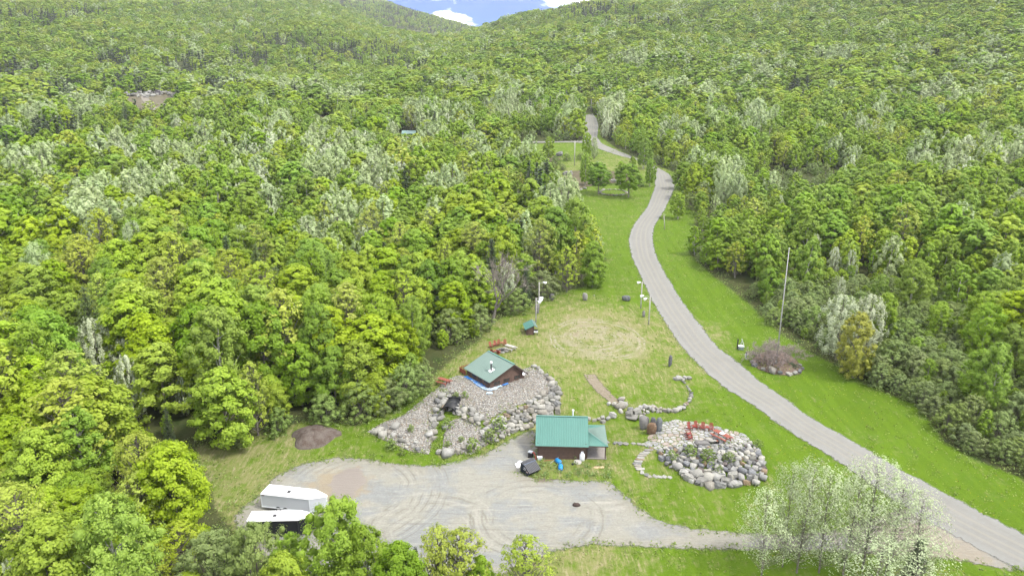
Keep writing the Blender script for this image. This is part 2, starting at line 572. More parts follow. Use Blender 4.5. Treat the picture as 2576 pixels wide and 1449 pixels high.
def grass_material():
    t = NT('grass_ground')
    p = t.pos()
    lawn, dry = t.attr('lawn'), t.attr('dry')
    n1 = t.noise(p, 0.35, 6, .6)
    n2 = t.noise(p, 2.6, 6, .7)
    n3 = t.noise(p, 9.0, 4, .7)
    n4 = t.noise(p, 0.08, 4, .5)
    sv = t.n('ShaderNodeMapping', {'Vector': p, 'Rotation': (0, 0, R(18)), 'Scale': (2.2, .35, 1)}).outputs[0]
    n5 = t.noise(sv, 1.4, 6, .65, .6)
    green = t.mix(n2, rgba((0.037, 0.086, 0.004)), rgba((0.092, 0.158, 0.006)))
    green = t.mix(t.sstep(n3, .35, .75), green, rgba((0.092, 0.150, 0.009)))
    green = t.mix(t.math('MULTIPLY', t.sstep(n1, .45, .7), .5), green, rgba((0.060, 0.128, 0.007)))
    mv = t.n('ShaderNodeMapping', {'Vector': p, 'Rotation': (0, 0, R(28)), 'Scale': (.9, .03, 1)}).outputs[0]
    green = t.mix(t.math('MULTIPLY', t.sstep(t.noise(mv, 1.0, 3, .5), .42, .6), .45), green, rgba((0.099, 0.169, 0.009)))
    straw = t.mix(n2, rgba((0.138, 0.152, 0.045)), rgba((0.225, 0.212, 0.100)))
    straw = t.mix(t.sstep(n5, .5, .7), straw, rgba((0.265, 0.235, 0.135)))
    d = t.math('ADD', dry, t.math('ADD', t.math('MULTIPLY', t.math('SUBTRACT', n1, .5), 1.1), t.math('MULTIPLY', t.math('SUBTRACT', n5, .5), .9)))
    d = t.math('ADD', d, t.math('MULTIPLY', t.math('SUBTRACT', t.noise(p, 1.05, 6, .72), .5), 1.25))
    c = t.mix(t.sstep(d, .10, .82), green, straw)
    # worn ring tracks
    q = t.n('ShaderNodeVectorMath', {0: p, 1: tuple(RING_C)}, operation='SUBTRACT').outputs[0]
    q = t.n('ShaderNodeMapping', {'Vector': q, 'Scale': (1.0, .92, 0)}).outputs[0]
    rr = t.n('ShaderNodeVectorMath', {0: q}, operation='LENGTH').outputs['Value']
    rr = t.math('ADD', rr, t.math('MULTIPLY', t.math('SUBTRACT', t.noise(p, .12, 2), .5), 2.6))
    ring = None
    for r0_, wd_ in ((3.4, .55), (4.4, .5), (5.6, .3), (7.6, .5), (8.4, .3)):
        g = t.sstep(t.math('ABSOLUTE', t.math('SUBTRACT', rr, r0_)), wd_, .04)
        ring = g if ring is None else t.math('MAXIMUM', ring, g)
    ring = t.math('MULTIPLY', ring, t.math('MULTIPLY', t.sstep(t.noise(p, .17, 3), .38, .56), t.sstep(t.noise(p, 1.8, 4, .7), .30, .55)))
    worn = t.math('MAXIMUM', ring, t.math('MULTIPLY', t.math('MULTIPLY', t.sstep(rr, 11.0, 5.0), t.sstep(t.math('ADD', n1, t.math('MULTIPLY', n3, .3)), .55, .75)), .6))
    c = t.mix(t.math('MULTIPLY', worn, t.sstep(n2, .2, .6)), c, t.mix(n3, rgba((0.215, 0.190, 0.140)), rgba((0.340, 0.312, 0.245))))
    # bare earth in the driest parts
    c = t.mix(t.math('MULTIPLY', t.sstep(t.math('ADD', d, t.math('MULTIPLY', n3, .25)), .92, 1.2), .85), c, rgba((0.198, 0.165, 0.112)))
    # dandelions
    dn = t.n('ShaderNodeTexVoronoi', {'Vector': p, 'Scale': 1.5}).outputs['Distance']
    dm = t.math('MULTIPLY', t.sstep(dn, .10, .06), t.sstep(t.math('SUBTRACT', n4, t.math('MULTIPLY', dry, .6)), .40, .52))
    c = t.mix(t.math('MULTIPLY', dm, .8), c, rgba((0.363, 0.264, 0.007)))
    floor = t.mix(n2, rgba((0.035, 0.045, 0.014)), rgba((0.080, 0.085, 0.034)))
    floor = t.mix(t.sstep(n1, .45, .7), floor, rgba((0.030, 0.050, 0.012)))
    c = t.mix(t.sstep(t.math('ADD', lawn, t.math('MULTIPLY', t.math('SUBTRACT', n2, .5), 1.0)), .3, .7), floor, c)
    b = t.bump(t.math('ADD', n3, t.math('MULTIPLY', n2, 1.4)), .7, .12)
    return t.done(t.surf(c, .95, b, spec=.1))


gx, gy = np.meshgrid(XS, YS)
gx, gy = gx.ravel(), gy.ravel()
near = (np.abs(gx) < 200) & (gy > 30) & (gy < 480)
lawn = np.zeros_like(gx)
lawn[near] = np.clip(.5 + sdist(CLEAR, gx[near], gy[near]) / 2.5, 0, 1)
dryv = np.full_like(gx, .3)
dryv[near] = dryness(gx[near], gy[near])
nx, ny = len(XS), len(YS)
idx = np.arange(nx * ny).reshape(ny, nx)
gf = np.stack([idx[:-1, :-1], idx[:-1, 1:], idx[1:, 1:], idx[1:, :-1]], -1).reshape(-1, 4)
me = np_mesh('ground', np.stack([gx, gy, HG.ravel()], -1), gf, [grass_material()], True,
             attrs={'lawn': ('POINT', lawn), 'dry': ('POINT', dryv)})
ground = tag(link_mesh('ground', me), 'grassy valley floor with mown green lawns, straw patches and wooded slopes', kind='structure')


def sheet(name, poly, mat, off, step=.5, margin=1.0, label=None, sdf=None, zf=None):
    poly = np.asarray(poly)
    x0, y0 = poly[:, :2].min(0) - margin
    x1, y1 = poly[:, :2].max(0) + margin
    xs, ys = np.arange(x0, x1 + step, step), np.arange(y0, y1 + step, step)
    X, Y = np.meshgrid(xs, ys)
    sd = sdist(poly, X.ravel(), Y.ravel()).reshape(X.shape)
    Z = H(X, Y) + off
    if zf is not None: Z = Z + zf(X, Y, sd)
    keep = (sd[:-1, :-1] > -margin) | (sd[1:, 1:] > -margin) | (sd[:-1, 1:] > -margin) | (sd[1:, :-1] > -margin)
    I = np.arange(X.size).reshape(X.shape)
    f = np.stack([I[:-1, :-1][keep], I[:-1, 1:][keep], I[1:, 1:][keep], I[1:, :-1][keep]], -1)
    used = np.unique(f)
    rm = np.full(X.size, -1)
    rm[used] = np.arange(len(used))
    v = np.stack([X.ravel(), Y.ravel(), Z.ravel()], -1)[used]
    m_ = np_mesh(name, v, rm[f], [mat], True, attrs={'edge': ('POINT', sd.ravel()[used])})
    return tag(link_mesh(name, m_), label, kind='structure')


def edge_cut(t, sh, p, amp=1.2, lo=-.15, hi=.25, scale=1.3):
    e = t.attr('edge')
    e = t.math('ADD', e, t.math('MULTIPLY', t.math('SUBTRACT', t.noise(p, scale, 5, .7), .5), amp))
    a = t.sstep(e, lo, hi)
    tr = t.n('ShaderNodeBsdfTransparent').outputs[0]
    return t.n('ShaderNodeMixShader', {0: a, 1: tr, 2: sh}).outputs[0]


def arcs(t, p, centre, sx, sy, freq, r0, r1, wob=2.0):
    q = t.n('ShaderNodeVectorMath', {0: p, 1: tuple(map(float, centre))}, operation='SUBTRACT').outputs[0]
    q = t.n('ShaderNodeMapping', {'Vector': q, 'Scale': (sx, sy, 0)}).outputs[0]
    rr = t.n('ShaderNodeVectorMath', {0: q}, operation='LENGTH').outputs['Value']
    rr = t.math('ADD', rr, t.math('MULTIPLY', t.math('SUBTRACT', t.noise(p, .16, 4), .5), wob))
    w = t.math('SINE', t.math('ADD', t.math('MULTIPLY', rr, freq), t.math('MULTIPLY', t.noise(p, .5, 3), 3.0)))
    band = t.math('MULTIPLY', t.sstep(rr, r0, r0 + 1.2), t.sstep(rr, r1 + 1.5, r1))
    return t.math('MULTIPLY', w, band)


def gravel_material():
    t = NT('gravel_yard')
    p = t.pos()
    n1, n2, n3 = t.noise(p, .16, 5, .6), t.noise(p, 1.6, 6, .7), t.noise(p, 14.0, 3, .7)
    sv = t.n('ShaderNodeMapping', {'Vector': p, 'Rotation': (0, 0, R(-8)), 'Scale': (.25, 1.7, 1)}).outputs[0]
    n4 = t.noise(sv, 1.1, 6, .65, 1.0)
    c = t.mix(n2, rgba((0.182, 0.177, 0.146)), rgba((0.266, 0.264, 0.228)))
    c = t.mix(t.math('MULTIPLY', t.sstep(n1, .44, .58), .8), c, t.mix(n2, rgba((0.151, 0.161, 0.163)), rgba((0.218, 0.231, 0.228))))
    c = t.mix(t.math('MULTIPLY', t.sstep(n4, .52, .72), .75), c, rgba((0.303, 0.298, 0.254)))
    c = t.mix(t.math('MULTIPLY', t.sstep(n4, .45, .28), .45), c, rgba((0.131, 0.118, 0.089)))
    cs = [(P1(1350, 1300), 1.0, 1.0, 5.2, 3.4, 7.2, .7), (P1(900, 1235), 1.0, .9, 6.5, 4.0, 10.5, 1.2), (P1(1080, 1330), 1, 1, 4.0, 3, 7, 1.5)]
    for k, a in enumerate(cs):
        w = arcs(t, p, *a)
        m_ = t.sstep(t.noise(p, .21 + .05 * k, 3), .40, .58)
        c = t.mix(t.math('MULTIPLY', t.math('MULTIPLY', t.sstep(w, .70, .97), m_), .45), c, rgba((0.121, 0.112, 0.086)))
        c = t.mix(t.math('MULTIPLY', t.math('MULTIPLY', t.sstep(w, -.6, -.97), m_), .35), c, rgba((0.303, 0.298, 0.257)))
    n6 = t.noise(p, 4.2, 5, .75)
    c = t.mix(t.math('MULTIPLY', t.sstep(n6, .54, .68), .45), c, rgba((0.340, 0.332, 0.297)))
    c = t.mix(t.math('MULTIPLY', t.sstep(n6, .46, .34), .40), c, rgba((0.127, 0.117, 0.096)))
    sv2 = t.n('ShaderNodeMapping', {'Vector': p, 'Rotation': (0, 0, R(24)), 'Scale': (.16, 3.2, 1)}).outputs[0]
    n7 = t.noise(sv2, 1.3, 5, .6, 1.5)
    c = t.mix(t.math('MULTIPLY', t.math('MULTIPLY', t.sstep(n7, .57, .66), t.sstep(n1, .40, .55)), .5), c, rgba((0.137, 0.126, 0.104)))
    c = t.mix(t.math('MULTIPLY', t.sstep(t.attr('edge'), 2.6, .2), t.math('MULTIPLY', t.sstep(n2, .35, .6), .55)), c, rgba((0.189, 0.170, 0.128)))
    # muddy hollow with a drying puddle, and soil raked out by the cabin
    for (px, py, rx, ry, col, k) in ((850, 1225, 4.6, 5.4, (.205, .165, .105), .7), (1440, 1198, 3.6, 1.3, (.06, .045, .03), .9), (1370, 1203, 1.6, 1.2, (.09, .07, .05), .8), (2330, 1375, 9, 5.5, (.20, .165, .115), .6)):
        q = t.n('ShaderNodeVectorMath', {0: p, 1: tuple(map(float, P1(px, py)))}, operation='SUBTRACT').outputs[0]
        q = t.n('ShaderNodeMapping', {'Vector': q, 'Scale': (1 / rx, 1 / ry, 0)}).outputs[0]
        rr = t.n('ShaderNodeVectorMath', {0: q}, operation='LENGTH').outputs['Value']
        rr = t.math('ADD', rr, t.math('MULTIPLY', t.math('SUBTRACT', t.noise(p, .7, 5, .65), .5), 1.5))
        c = t.mix(t.math('MULTIPLY', t.sstep(rr, 1.0, .45), k), c, t.mix(n2, rgba(col), rgba(tuple(min(1, x * 1.35) for x in col))))
    q = t.n('ShaderNodeVectorMath', {0: p, 1: tuple(map(float, P1(872, 1218)))}, operation='SUBTRACT').outputs[0]
    q = t.n('ShaderNodeMapping', {'Vector': q, 'Scale': (1 / 2.0, 1 / 3.6, 0)}).outputs[0]
    rr = t.n('ShaderNodeVectorMath', {0: q}, operation='LENGTH').outputs['Value']
    rr = t.math('ADD', rr, t.math('MULTIPLY', t.math('SUBTRACT', t.noise(p, .6, 4, .6), .5), 1.2))
    pud = t.sstep(rr, 1.02, .9)
    c = t.mix(pud, c, rgba((0.200, 0.177, 0.155)))
    rough = t.math('SUBTRACT', .95, t.math('MULTIPLY', pud, .45))
    c = t.mix(t.math('MULTIPLY', t.sstep(n3, .58, .75), .35), c, rgba((0.333, 0.340, 0.317)))
    # weeds creeping in
    c = t.mix(t.math('MULTIPLY', t.sstep(t.math('ADD', t.math('SUBTRACT', n2, t.math('MULTIPLY', t.attr('edge'), .09)), t.math('MULTIPLY', n3, .15)), .56, .66), .8), c, rgba((0.067, 0.116, 0.017)))
    h = t.math('ADD', t.math('MULTIPLY', n3, .5), t.math('MULTIPLY', n4, 1.0))
    sh = t.surf(c, rough, t.bump(h, .7, .12), spec=.2)
    return t.done(edge_cut(t, sh, p, 1.9, -.2, .3, .9))


yard = sheet('gravel_yard', PAD, gravel_material(), .03, .6, 1.2, 'pale gravel parking yard with curved tyre tracks and a muddy hollow')


def road_material():
    t = NT('gravel_road')
    p = t.pos()
    u, v = t.attr('across'), t.attr('along')
    q = t.n('ShaderNodeCombineXYZ', {0: t.math('MULTIPLY', u, 7.0), 1: t.math('MULTIPLY', v, .035), 2: 0.0}).outputs[0]
    n1, n2, n3 = t.math('ADD', t.math('MULTIPLY', t.noise(q, 1.6, 6, .65, .4), .5), t.math('MULTIPLY', t.noise(p, .33, 6, .7, .6), .5)), t.noise(p, 1.7, 6, .7), t.noise(p, 13., 3, .7)
    c = t.mix(n1, rgba((0.131, 0.127, 0.113)), rgba((0.235, 0.234, 0.214)))
    c = t.mix(t.math('MULTIPLY', t.sstep(n2, .4, .7), .5), c, rgba((0.204, 0.210, 0.202)))
    for pos, w in ((.30, .06), (.48, .05), (.68, .06)):
        k = t.sstep(t.math('ABSOLUTE', t.math('SUBTRACT', u, t.math('ADD', pos, t.math('MULTIPLY', t.math('SUBTRACT', t.noise(p, .05, 2), .5), .12)))), w, .01)
        c = t.mix(t.math('MULTIPLY', k, .5), c, rgba((0.230, 0.218, 0.182)))
    e = t.attr('edge')
    c = t.mix(t.math('MULTIPLY', t.sstep(e, 1.3, .2), .3), c, t.mix(n3, rgba((0.184, 0.188, 0.177)), rgba((0.287, 0.296, 0.285))))
    c = t.mix(t.math('MULTIPLY', t.sstep(n3, .60, .76), .4), c, rgba((0.287, 0.294, 0.279)))
    sh = t.surf(c, .95, t.bump(t.math('ADD', n3, n1), .5, .08), spec=.15)
    return t.done(edge_cut(t, sh, p, 1.7, -.2, .25, .9))


def ribbon(name, Lp, Rp, mat, off, nu=13, ext=.12, label=None):
    n = len(Lp)
    us = np.linspace(-ext, 1 + ext, nu)
    pts = Lp[:, None, :2] * (1 - us[None, :, None]) + Rp[:, None, :2] * us[None, :, None]
    z = H(pts[..., 0], pts[..., 1]) + off
    mid = (Lp + Rp) / 2
    s = np.concatenate([[0], np.cumsum(np.linalg.norm(np.diff(mid[:, :2], axis=0), axis=1))])
    w = np.linalg.norm(Rp[:, :2] - Lp[:, :2], axis=1)
    edge = np.minimum(us[None], 1 - us[None]) * w[:, None]
    I = np.arange(n * nu).reshape(n, nu)
    f = np.stack([I[:-1, :-1], I[:-1, 1:], I[1:, 1:], I[1:, :-1]], -1).reshape(-1, 4)
    m_ = np_mesh(name, np.concatenate([pts, z[..., None]], -1).reshape(-1, 3), f, [mat], True,
                 attrs={'edge': ('POINT', edge.ravel()), 'across': ('POINT', np.tile(us, n)), 'along': ('POINT', np.repeat(s, nu))})
    return tag(link_mesh(name, m_), label, kind='structure')


road = ribbon('road', ROAD_L, ROAD_R, road_material(), .07, label='winding pale gravel road running up the valley into the woods')
SIDE_L = spline(PP([(1180, 365), (1279, 362), (1330, 360.3), (1400, 359.5), (1450, 359.5), (1480, 362)]), 40)
SIDE_R = spline(PP([(1180, 362), (1279, 358.7), (1330, 357.2), (1400, 356.5), (1450, 356), (1480, 354)]), 40)
ribbon('track', SIDE_L, SIDE_R, bpy.data.materials['gravel_road'], .10, 7, label='narrow pale side track branching left off the road')


def soil_material(name, ca, cb, sc=3.0, amp=.9):
    t = NT(name)
    p = t.pos()
    n2, n3 = t.noise(p, sc, 6, .7), t.noise(p, sc * 6, 3, .7)
    c = t.mix(t.sstep(n2, .3, .7), rgba(ca), rgba(cb))
    c = t.mix(t.math('MULTIPLY', t.sstep(n3, .55, .75), .5), c, rgba(tuple(min(1, x * 1.5) for x in cb)))
    return t.done(edge_cut(t, t.surf(c, .95, t.bump(n3, .6, .1), spec=.1), p, amp))


PATHP = spline(PP([(1482, 942), (1500, 968), (1524, 992), (1552, 1015)]), 24)
_t = np.gradient(PATHP[:, :2], axis=0)
_nn = np.stack([-_t[:, 1], _t[:, 0]], -1) / np.linalg.norm(_t, axis=1)[:, None]
_wd = np.linspace(1.0, .75, 24)[:, None]
_l, _r = PATHP.copy(), PATHP.copy()
_l[:, :2] += _nn * _wd
_r[:, :2] -= _nn * _wd
sheet('path', np.concatenate([_l, _r[::-1]]), soil_material('path_soil', (.16, .135, .10), (.225, .195, .145)), .03, .25, .5, 'short brown dirt path on the upper lawn')
BED = PP([(1888, 908), (1905, 890), (1940, 880), (1975, 885), (2003, 905), (2020, 930), (2012, 942), (1985, 946), (1945, 942), (1908, 930)])
bed = sheet('flower_bed', BED, soil_material('bed_soil', (.09, .065, .05), (.19, .145, .115), 4.0, .5), .05, .25, .4, 'round dark flower bed at the foot of the tall flagpole', zf=lambda X, Y, sd: .25 * np.clip(sd / 2, 0, 1))


# ---------------------------------------------------------------- trees
LM = {
    'maple_yellow': leaf_mat('leaf_yellow_green', (.215, .330, .007), (.390, .515, .018), .44, hue=.015, sat=.10),
    'maple_green': leaf_mat('leaf_fresh_green', (.140, .260, .008), (.275, .430, .018), .44, hue=.015, sat=.10),
    'birch': leaf_mat('leaf_birch', (.175, .295, .011), (.325, .465, .030), .45, hue=.015, sat=.12),
    'aspen': leaf_mat('leaf_silver', (.325, .420, .160), (.495, .590, .290), .40, hue=.015, sat=.15),
    'clear': leaf_mat('leaf_silver_sparse', (.33, .40, .20), (.47, .54, .33), .38, hue=.01, sat=.1),
    'white': leaf_mat('leaf_whitish', (.42, .485, .28), (.63, .69, .46), .34, hue=.015, sat=.1),
    'budding': leaf_mat('leaf_buds', (.255, .340, .016), (.425, .500, .045), .42, hue=.02, sat=.12),
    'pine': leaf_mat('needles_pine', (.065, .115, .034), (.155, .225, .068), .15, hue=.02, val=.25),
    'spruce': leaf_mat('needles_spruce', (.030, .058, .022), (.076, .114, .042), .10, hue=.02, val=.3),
    'shrub': leaf_mat('leaf_alder', (.165, .245, .048), (.310, .400, .110), .40, hue=.02, sat=.2),
    'round': leaf_mat('leaf_dense_maple', (.100, .215, .006), (.240, .400, .016), .34, hue=.01, sat=.08),
    'brown': leaf_mat('leaf_bronze', (.24, .27, .016), (.40, .43, .038), .38, hue=.015, sat=.15),
    'bare': leaf_mat('twigs', (.20, .17, .14), (.33, .29, .25), .0, hue=.01, val=.25),
    'pink': leaf_mat('twigs_pink', (.19, .14, .135), (.33, .26, .25), .1, hue=.01, val=.2),
}


def bark(name, ca, cb):
    t = NT(name)
    p = t.n('ShaderNodeMapping', {'Vector': t.obj(), 'Scale': (3, 3, .8)}).outputs[0]
    n = t.noise(p, 4.0, 5, .7)
    return t.done(t.surf(t.mix(t.sstep(n, .35, .65), rgba(ca), rgba(cb)), .9, t.bump(n, .5, .05), spec=.1))


BK_GREY = bark('bark_grey', (.13, .115, .095), (.25, .23, .20))
BK_WHITE = bark('bark_white', (.30, .28, .25), (.62, .60, .55))
BK_DARK = bark('bark_dark', (.06, .048, .038), (.13, .10, .08))
BARKS = {'birch': BK_WHITE, 'aspen': BK_GREY, 'white': BK_GREY, 'pine': BK_DARK, 'spruce': BK_DARK}

# height, crown start, half width (as shares of height) and profile for each kind; sizes in metres for a 10 m tree
KIND = {
    'maple_yellow': dict(c0=.10, w=.32, clumps=150, cr=.82, flat=.72, leaves=88, ls=.20, prof='dome', up=1.0, limbs=.22),
    'maple_green': dict(c0=.08, w=.31, clumps=150, cr=.82, flat=.80, leaves=88, ls=.20, prof='dome', up=.9, limbs=.22),
    'birch': dict(c0=.16, w=.26, clumps=130, cr=.75, flat=.95, leaves=84, ls=.132, prof='oval', up=.6, limbs=.3),
    'aspen': dict(c0=.12, w=.25, clumps=120, cr=.50, flat=2.0, leaves=66, ls=.132, prof='oval', up=.6, limbs=.45),
    'white': dict(c0=.12, w=.24, clumps=120, cr=.46, flat=2.2, leaves=58, ls=.128, prof='oval', up=.6, limbs=.6),
    'clear': dict(c0=.22, w=.24, clumps=180, cr=.50, flat=2.2, leaves=17, ls=.092, prof='oval', up=.4, limbs=1.0),
    'budding': dict(c0=.20, w=.29, clumps=175, cr=.50, flat=.8, leaves=17, ls=.19, prof='dome', up=.9, limbs=1.0),
    'shrub': dict(c0=.0, w=.50, clumps=120, cr=1.05, flat=.9, leaves=78, ls=.175, prof='bush', up=.5, limbs=.3),
    'round': dict(c0=.27, w=.31, clumps=150, cr=.80, flat=.8, leaves=90, ls=.165, prof='egg', up=.6, limbs=.25),
    'brown': dict(c0=.06, w=.28, clumps=130, cr=.75, flat=.9, leaves=80, ls=.145, prof='oval', up=.6, limbs=.4),
}


def prof_r(kind, t):
    if kind == 'dome': return np.sqrt(np.clip(1 - (np.clip(t - .35, -1, 1) / (.65 if t > .35 else .50)) ** 2, .02, 1))
    if kind == 'oval': return np.sqrt(np.clip(1 - ((t - .42) / (.585 if t > .42 else .50)) ** 2, .03, 1))
    if kind == 'egg': return np.sqrt(np.clip(1 - ((t - .38) / (.62 if t > .38 else .46)) ** 2, .02, 1))
    if kind == 'bush': return np.sqrt(np.clip(1 - (max(t - .2, 0) / .8) ** 2, .05, 1)) * (.8 + .2 * min(1, t * 5))
    return 1.0


def cards(c, nrm, size, asp, rng):
    n = len(c)
    a = np.cross(nrm, rng.normal(size=(n, 3)))
    a /= np.linalg.norm(a, axis=1)[:, None] + 1e-9
    b = np.cross(nrm, a)
    a = a * (size * asp)[:, None]
    b = b * size[:, None]
    k = rng.uniform(.15, .5, n)[:, None]
    return np.stack([c - a * .5, c - b * .5 + a * (k - .3) * .4, c + a * .5, c + b * .5 + a * (k - .3) * .4], 1)


def tube_np(pts, rads, n):
    pts = np.asarray(pts, float)
    V, F = [], []
    for i, p in enumerate(pts):
        d = pts[min(i + 1, len(pts) - 1)] - pts[max(i - 1, 0)]
        d /= np.linalg.norm(d) + 1e-9
        a = np.cross(d, [.3, .9, .1]); a /= np.linalg.norm(a) + 1e-9
        b = np.cross(d, a)
        for k in range(n):
            q = 2 * math.pi * k / n
            V.append(p + (a * math.cos(q) + b * math.sin(q)) * rads[i])
    for i in range(len(pts) - 1):
        for k in range(n):
            F.append((i * n + k, i * n + (k + 1) % n, (i + 1) * n + (k + 1) % n, (i + 1) * n + k))
    return np.array(V), np.array(F)


_bm = bmesh.new()
bmesh.ops.create_cube(_bm, size=2)
bmesh.ops.subdivide_edges(_bm, edges=_bm.edges[:], cuts=1, use_grid_fill=True)
_bm.verts.index_update()
PUFF_V = np.array([list(v.co.normalized()) for v in _bm.verts])
PUFF_F = np.array([[v.index for v in f.verts] for f in _bm.faces])
_bm.free()


def grow(kind, seed, lod):
    """leaf quads (n,4,3), tint (n), wood verts, wood quads of a tree 10 m high"""
    rng = np.random.default_rng(seed * 31 + lod + 1)
    Hh = 10.0
    wood = []
    puffs, ptint = [], []
    lean = rng.normal(0, .25, 2)

    def axis_pt(z):
        u = z / Hh
        return np.array([lean[0] * math.sin(u * 2.2) * u, lean[1] * math.sin(u * 2.0 + .4) * u, z])

    if kind in ('pine', 'spruce'):
        W = 2.9 if kind == 'pine' else 1.75
        tiers = {0: 24 if kind == 'pine' else 30, 1: 15, 2: 8}[lod]
        C, N, S, A, T = [], [], [], [], []
        z0 = .9 if kind == 'pine' else .35
        for i in range(tiers):
            u = (i + rng.uniform(-.3, .3)) / tiers
            z = z0 + (Hh - z0 - .25) * np.clip(u, 0, 1)
            r = W * ((1 - u) ** (.75 if kind == 'pine' else .9)) * rng.uniform(.75, 1.12) + .12
            nb = max(4, int(round((9 if kind == 'pine' else 10) * (1 - .5 * u)))) if lod < 2 else 5
            for b in range(nb):
                th = 2 * math.pi * (b + rng.uniform(0, .8)) / nb + i
                rl = r * rng.uniform(.6, 1.15)
                ns = max(2, int(rl / {0: .22, 1: .45, 2: .9}[lod]))
                for s in range(ns):
                    q = (s + .6) / ns
                    sag = (.25 * q * q * rl - .12 * rl * q ** 4 * 2) if kind == 'pine' else .42 * q * rl
                    base = axis_pt(z) + np.array([math.cos(th), math.sin(th), 0]) * rl * q - np.array([0, 0, sag * .8])
                    for _ in range({0: 7, 1: 2, 2: 1}[lod]):
                        C.append(base + rng.normal(0, .13 if lod == 0 else .16, 3))
                        N.append(np.array([0, 0, 1.0]) + rng.normal(0, .45, 3))
                        S.append({0: .12, 1: .36, 2: .75}[lod] * rng.uniform(.7, 1.3))
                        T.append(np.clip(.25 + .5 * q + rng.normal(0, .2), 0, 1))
                if lod == 0 and kind == 'pine' and rng.random() < .35:
                    e = axis_pt(z) + np.array([math.cos(th), math.sin(th), -.05]) * rl * .8
                    wood.append(tube_np([axis_pt(z), e], [.04, .01], 3))
        C, N, S, T = np.array(C), np.array(N), np.array(S), np.array(T)
        N /= np.linalg.norm(N, axis=1)[:, None]
        Q = cards(C, N, S, np.full(len(S), 1.9), rng)
        wood.append(tube_np([axis_pt(z) for z in (-.6, 2, 5, 8, 9.8)], [.20, .16, .11, .05, .01], 6 if lod == 0 else 4))
    elif kind in ('bare', 'pink'):
        C, D, S, T = [], [], [], []

        def branch(p, d, ln, r, lv):
            k = 3
            pts, dd = [p], d.copy()
            for _ in range(k):
                dd = dd + rng.normal(0, .13, 3) + np.array([0, 0, .05])
                dd /= np.linalg.norm(dd)
                pts.append(pts[-1] + dd * ln / k)
            wood.append(tube_np(pts, np.linspace(r, r * .55, k + 1), 6 if lv == 0 else 3))
            if lv >= 4:
                for _ in range(9):
                    C.append(pts[rng.integers(1, k + 1)] + rng.normal(0, .12, 3))
                    e = dd + rng.normal(0, .55, 3); e /= np.linalg.norm(e)
                    D.append(e); S.append(rng.uniform(.3, .75)); T.append(rng.random())
                return
            nb = 2 if lv > 1 else 3
            for b in range(nb + (rng.random() < .5)):
                e = dd + rng.normal(0, .48, 3) + np.array([0, 0, .15])
                e /= np.linalg.norm(e)
                branch(pts[-1] if b < 2 else pts[2], e, ln * rng.uniform(.62, .85), r * .56, lv + 1)

        if kind == 'bare':
            branch(np.array([0, 0, -.4]), np.array([0, 0, 1.0]), 3.1, .20, 0)
        else:
            for _ in range(9):
                e = np.array([rng.normal(0, .75), rng.normal(0, .75), 1.0]); e /= np.linalg.norm(e)
                branch(np.array([rng.normal(0, .8), rng.normal(0, .8), -.3]), e, 3.2, .12, 1)
        C, D, S, T = map(np.array, (C, D, S, T))
        sd = np.cross(D, rng.normal(size=D.shape)); sd /= np.linalg.norm(sd, axis=1)[:, None]
        w_ = (.022 if kind == 'bare' else .05)
        Q = np.stack([C - sd * w_, C + sd * w_, C + D * S[:, None] + sd * w_ * .4, C + D * S[:, None] - sd * w_ * .4], 1)
        zmax = Q[..., 2].max()
        sc = 10.0 / zmax
        Q = Q * sc
        wood = [(v * sc, f) for v, f in wood]
    else:
        k = KIND[kind]
        nc = int(k['clumps'] * {-1: 1.2, 0: 1, 1: .55, 2: .28}[lod])
        nl = int(k['leaves'] * {-1: 1.35, 0: 1, 1: .36, 2: .18}[lod])
        lsz = k['ls'] * {-1: .80, 0: 1, 1: 2.15, 2: 4.0}[lod]
        z0, W = k['c0'] * Hh, k['w'] * Hh
        # a few big lobes make the outline uneven
        lob_t = rng.uniform(0, 2 * math.pi, 5); lob_z = rng.uniform(.1, .9, 5); lob_a = rng.uniform(-.35, .30, 5)
        C, N, S, T = [], [], [], []
        for i in range(nc):
            t = (i + rng.random()) / nc
            if k['prof'] in ('dome', 'egg'): t = t ** .85
            th = i * 2.39996 + rng.normal(0, .35)
            r = prof_r(k['prof'], t) * W
            for a_, b_, c_ in zip(lob_t, lob_z, lob_a):
                r *= 1 + c_ * math.exp(-((math.cos(th - a_) - 1) / .5) ** 2 - ((t - b_) / .22) ** 2)
            q = rng.random() ** .42
            z = z0 + t * (Hh * .97 - z0)
            c = axis_pt(z) + np.array([math.cos(th), math.sin(th), 0]) * r * q
            c[2] -= .3 * q * q * (1 - t) * W * .25
            cr = k['cr'] * rng.uniform(.65, 1.25) * (1.0 if t < .85 else .75)
            core = {-1: .46, 0: .50, 1: .66, 2: .84}[lod] * (.8 if kind in ('aspen', 'white') else 1.0)
            if kind not in ('clear', 'budding') or lod > 0:
                if kind == 'budding': core *= .7
                puffs.append(c + PUFF_V * (1 + rng.normal(0, .13, (len(PUFF_V), 1))) * cr * core * np.array([1, 1, min(k['flat'], 1.5)]) * .85)
                ptint.append(np.full(len(PUFF_F), np.clip(rng.normal(.38, .10), 0, 1)))
            sp = rng.normal(size=(nl, 3))
            sp /= np.linalg.norm(sp, axis=1)[:, None]
            sp *= (rng.random(nl) ** .45)[:, None]
            off = sp * cr * np.array([1, 1, k['flat']]) * (.8 if k['flat'] <= 1 else .75)
            if k['flat'] < .7: off[:, 2] -= .10 * np.hypot(off[:, 0], off[:, 1]) ** 2 / cr
            out = np.array([math.cos(th) * q, math.sin(th) * q, (t - .45) * 1.5])
            n_ = out * 1.0 + np.array([0, 0, k['up'] * .6]) + sp * .4 + rng.normal(0, .34 if lod <= 0 else .24, (nl, 3))
            C.append(c + off); N.append(n_)
            S.append(lsz * rng.uniform(.65, 1.35, nl))
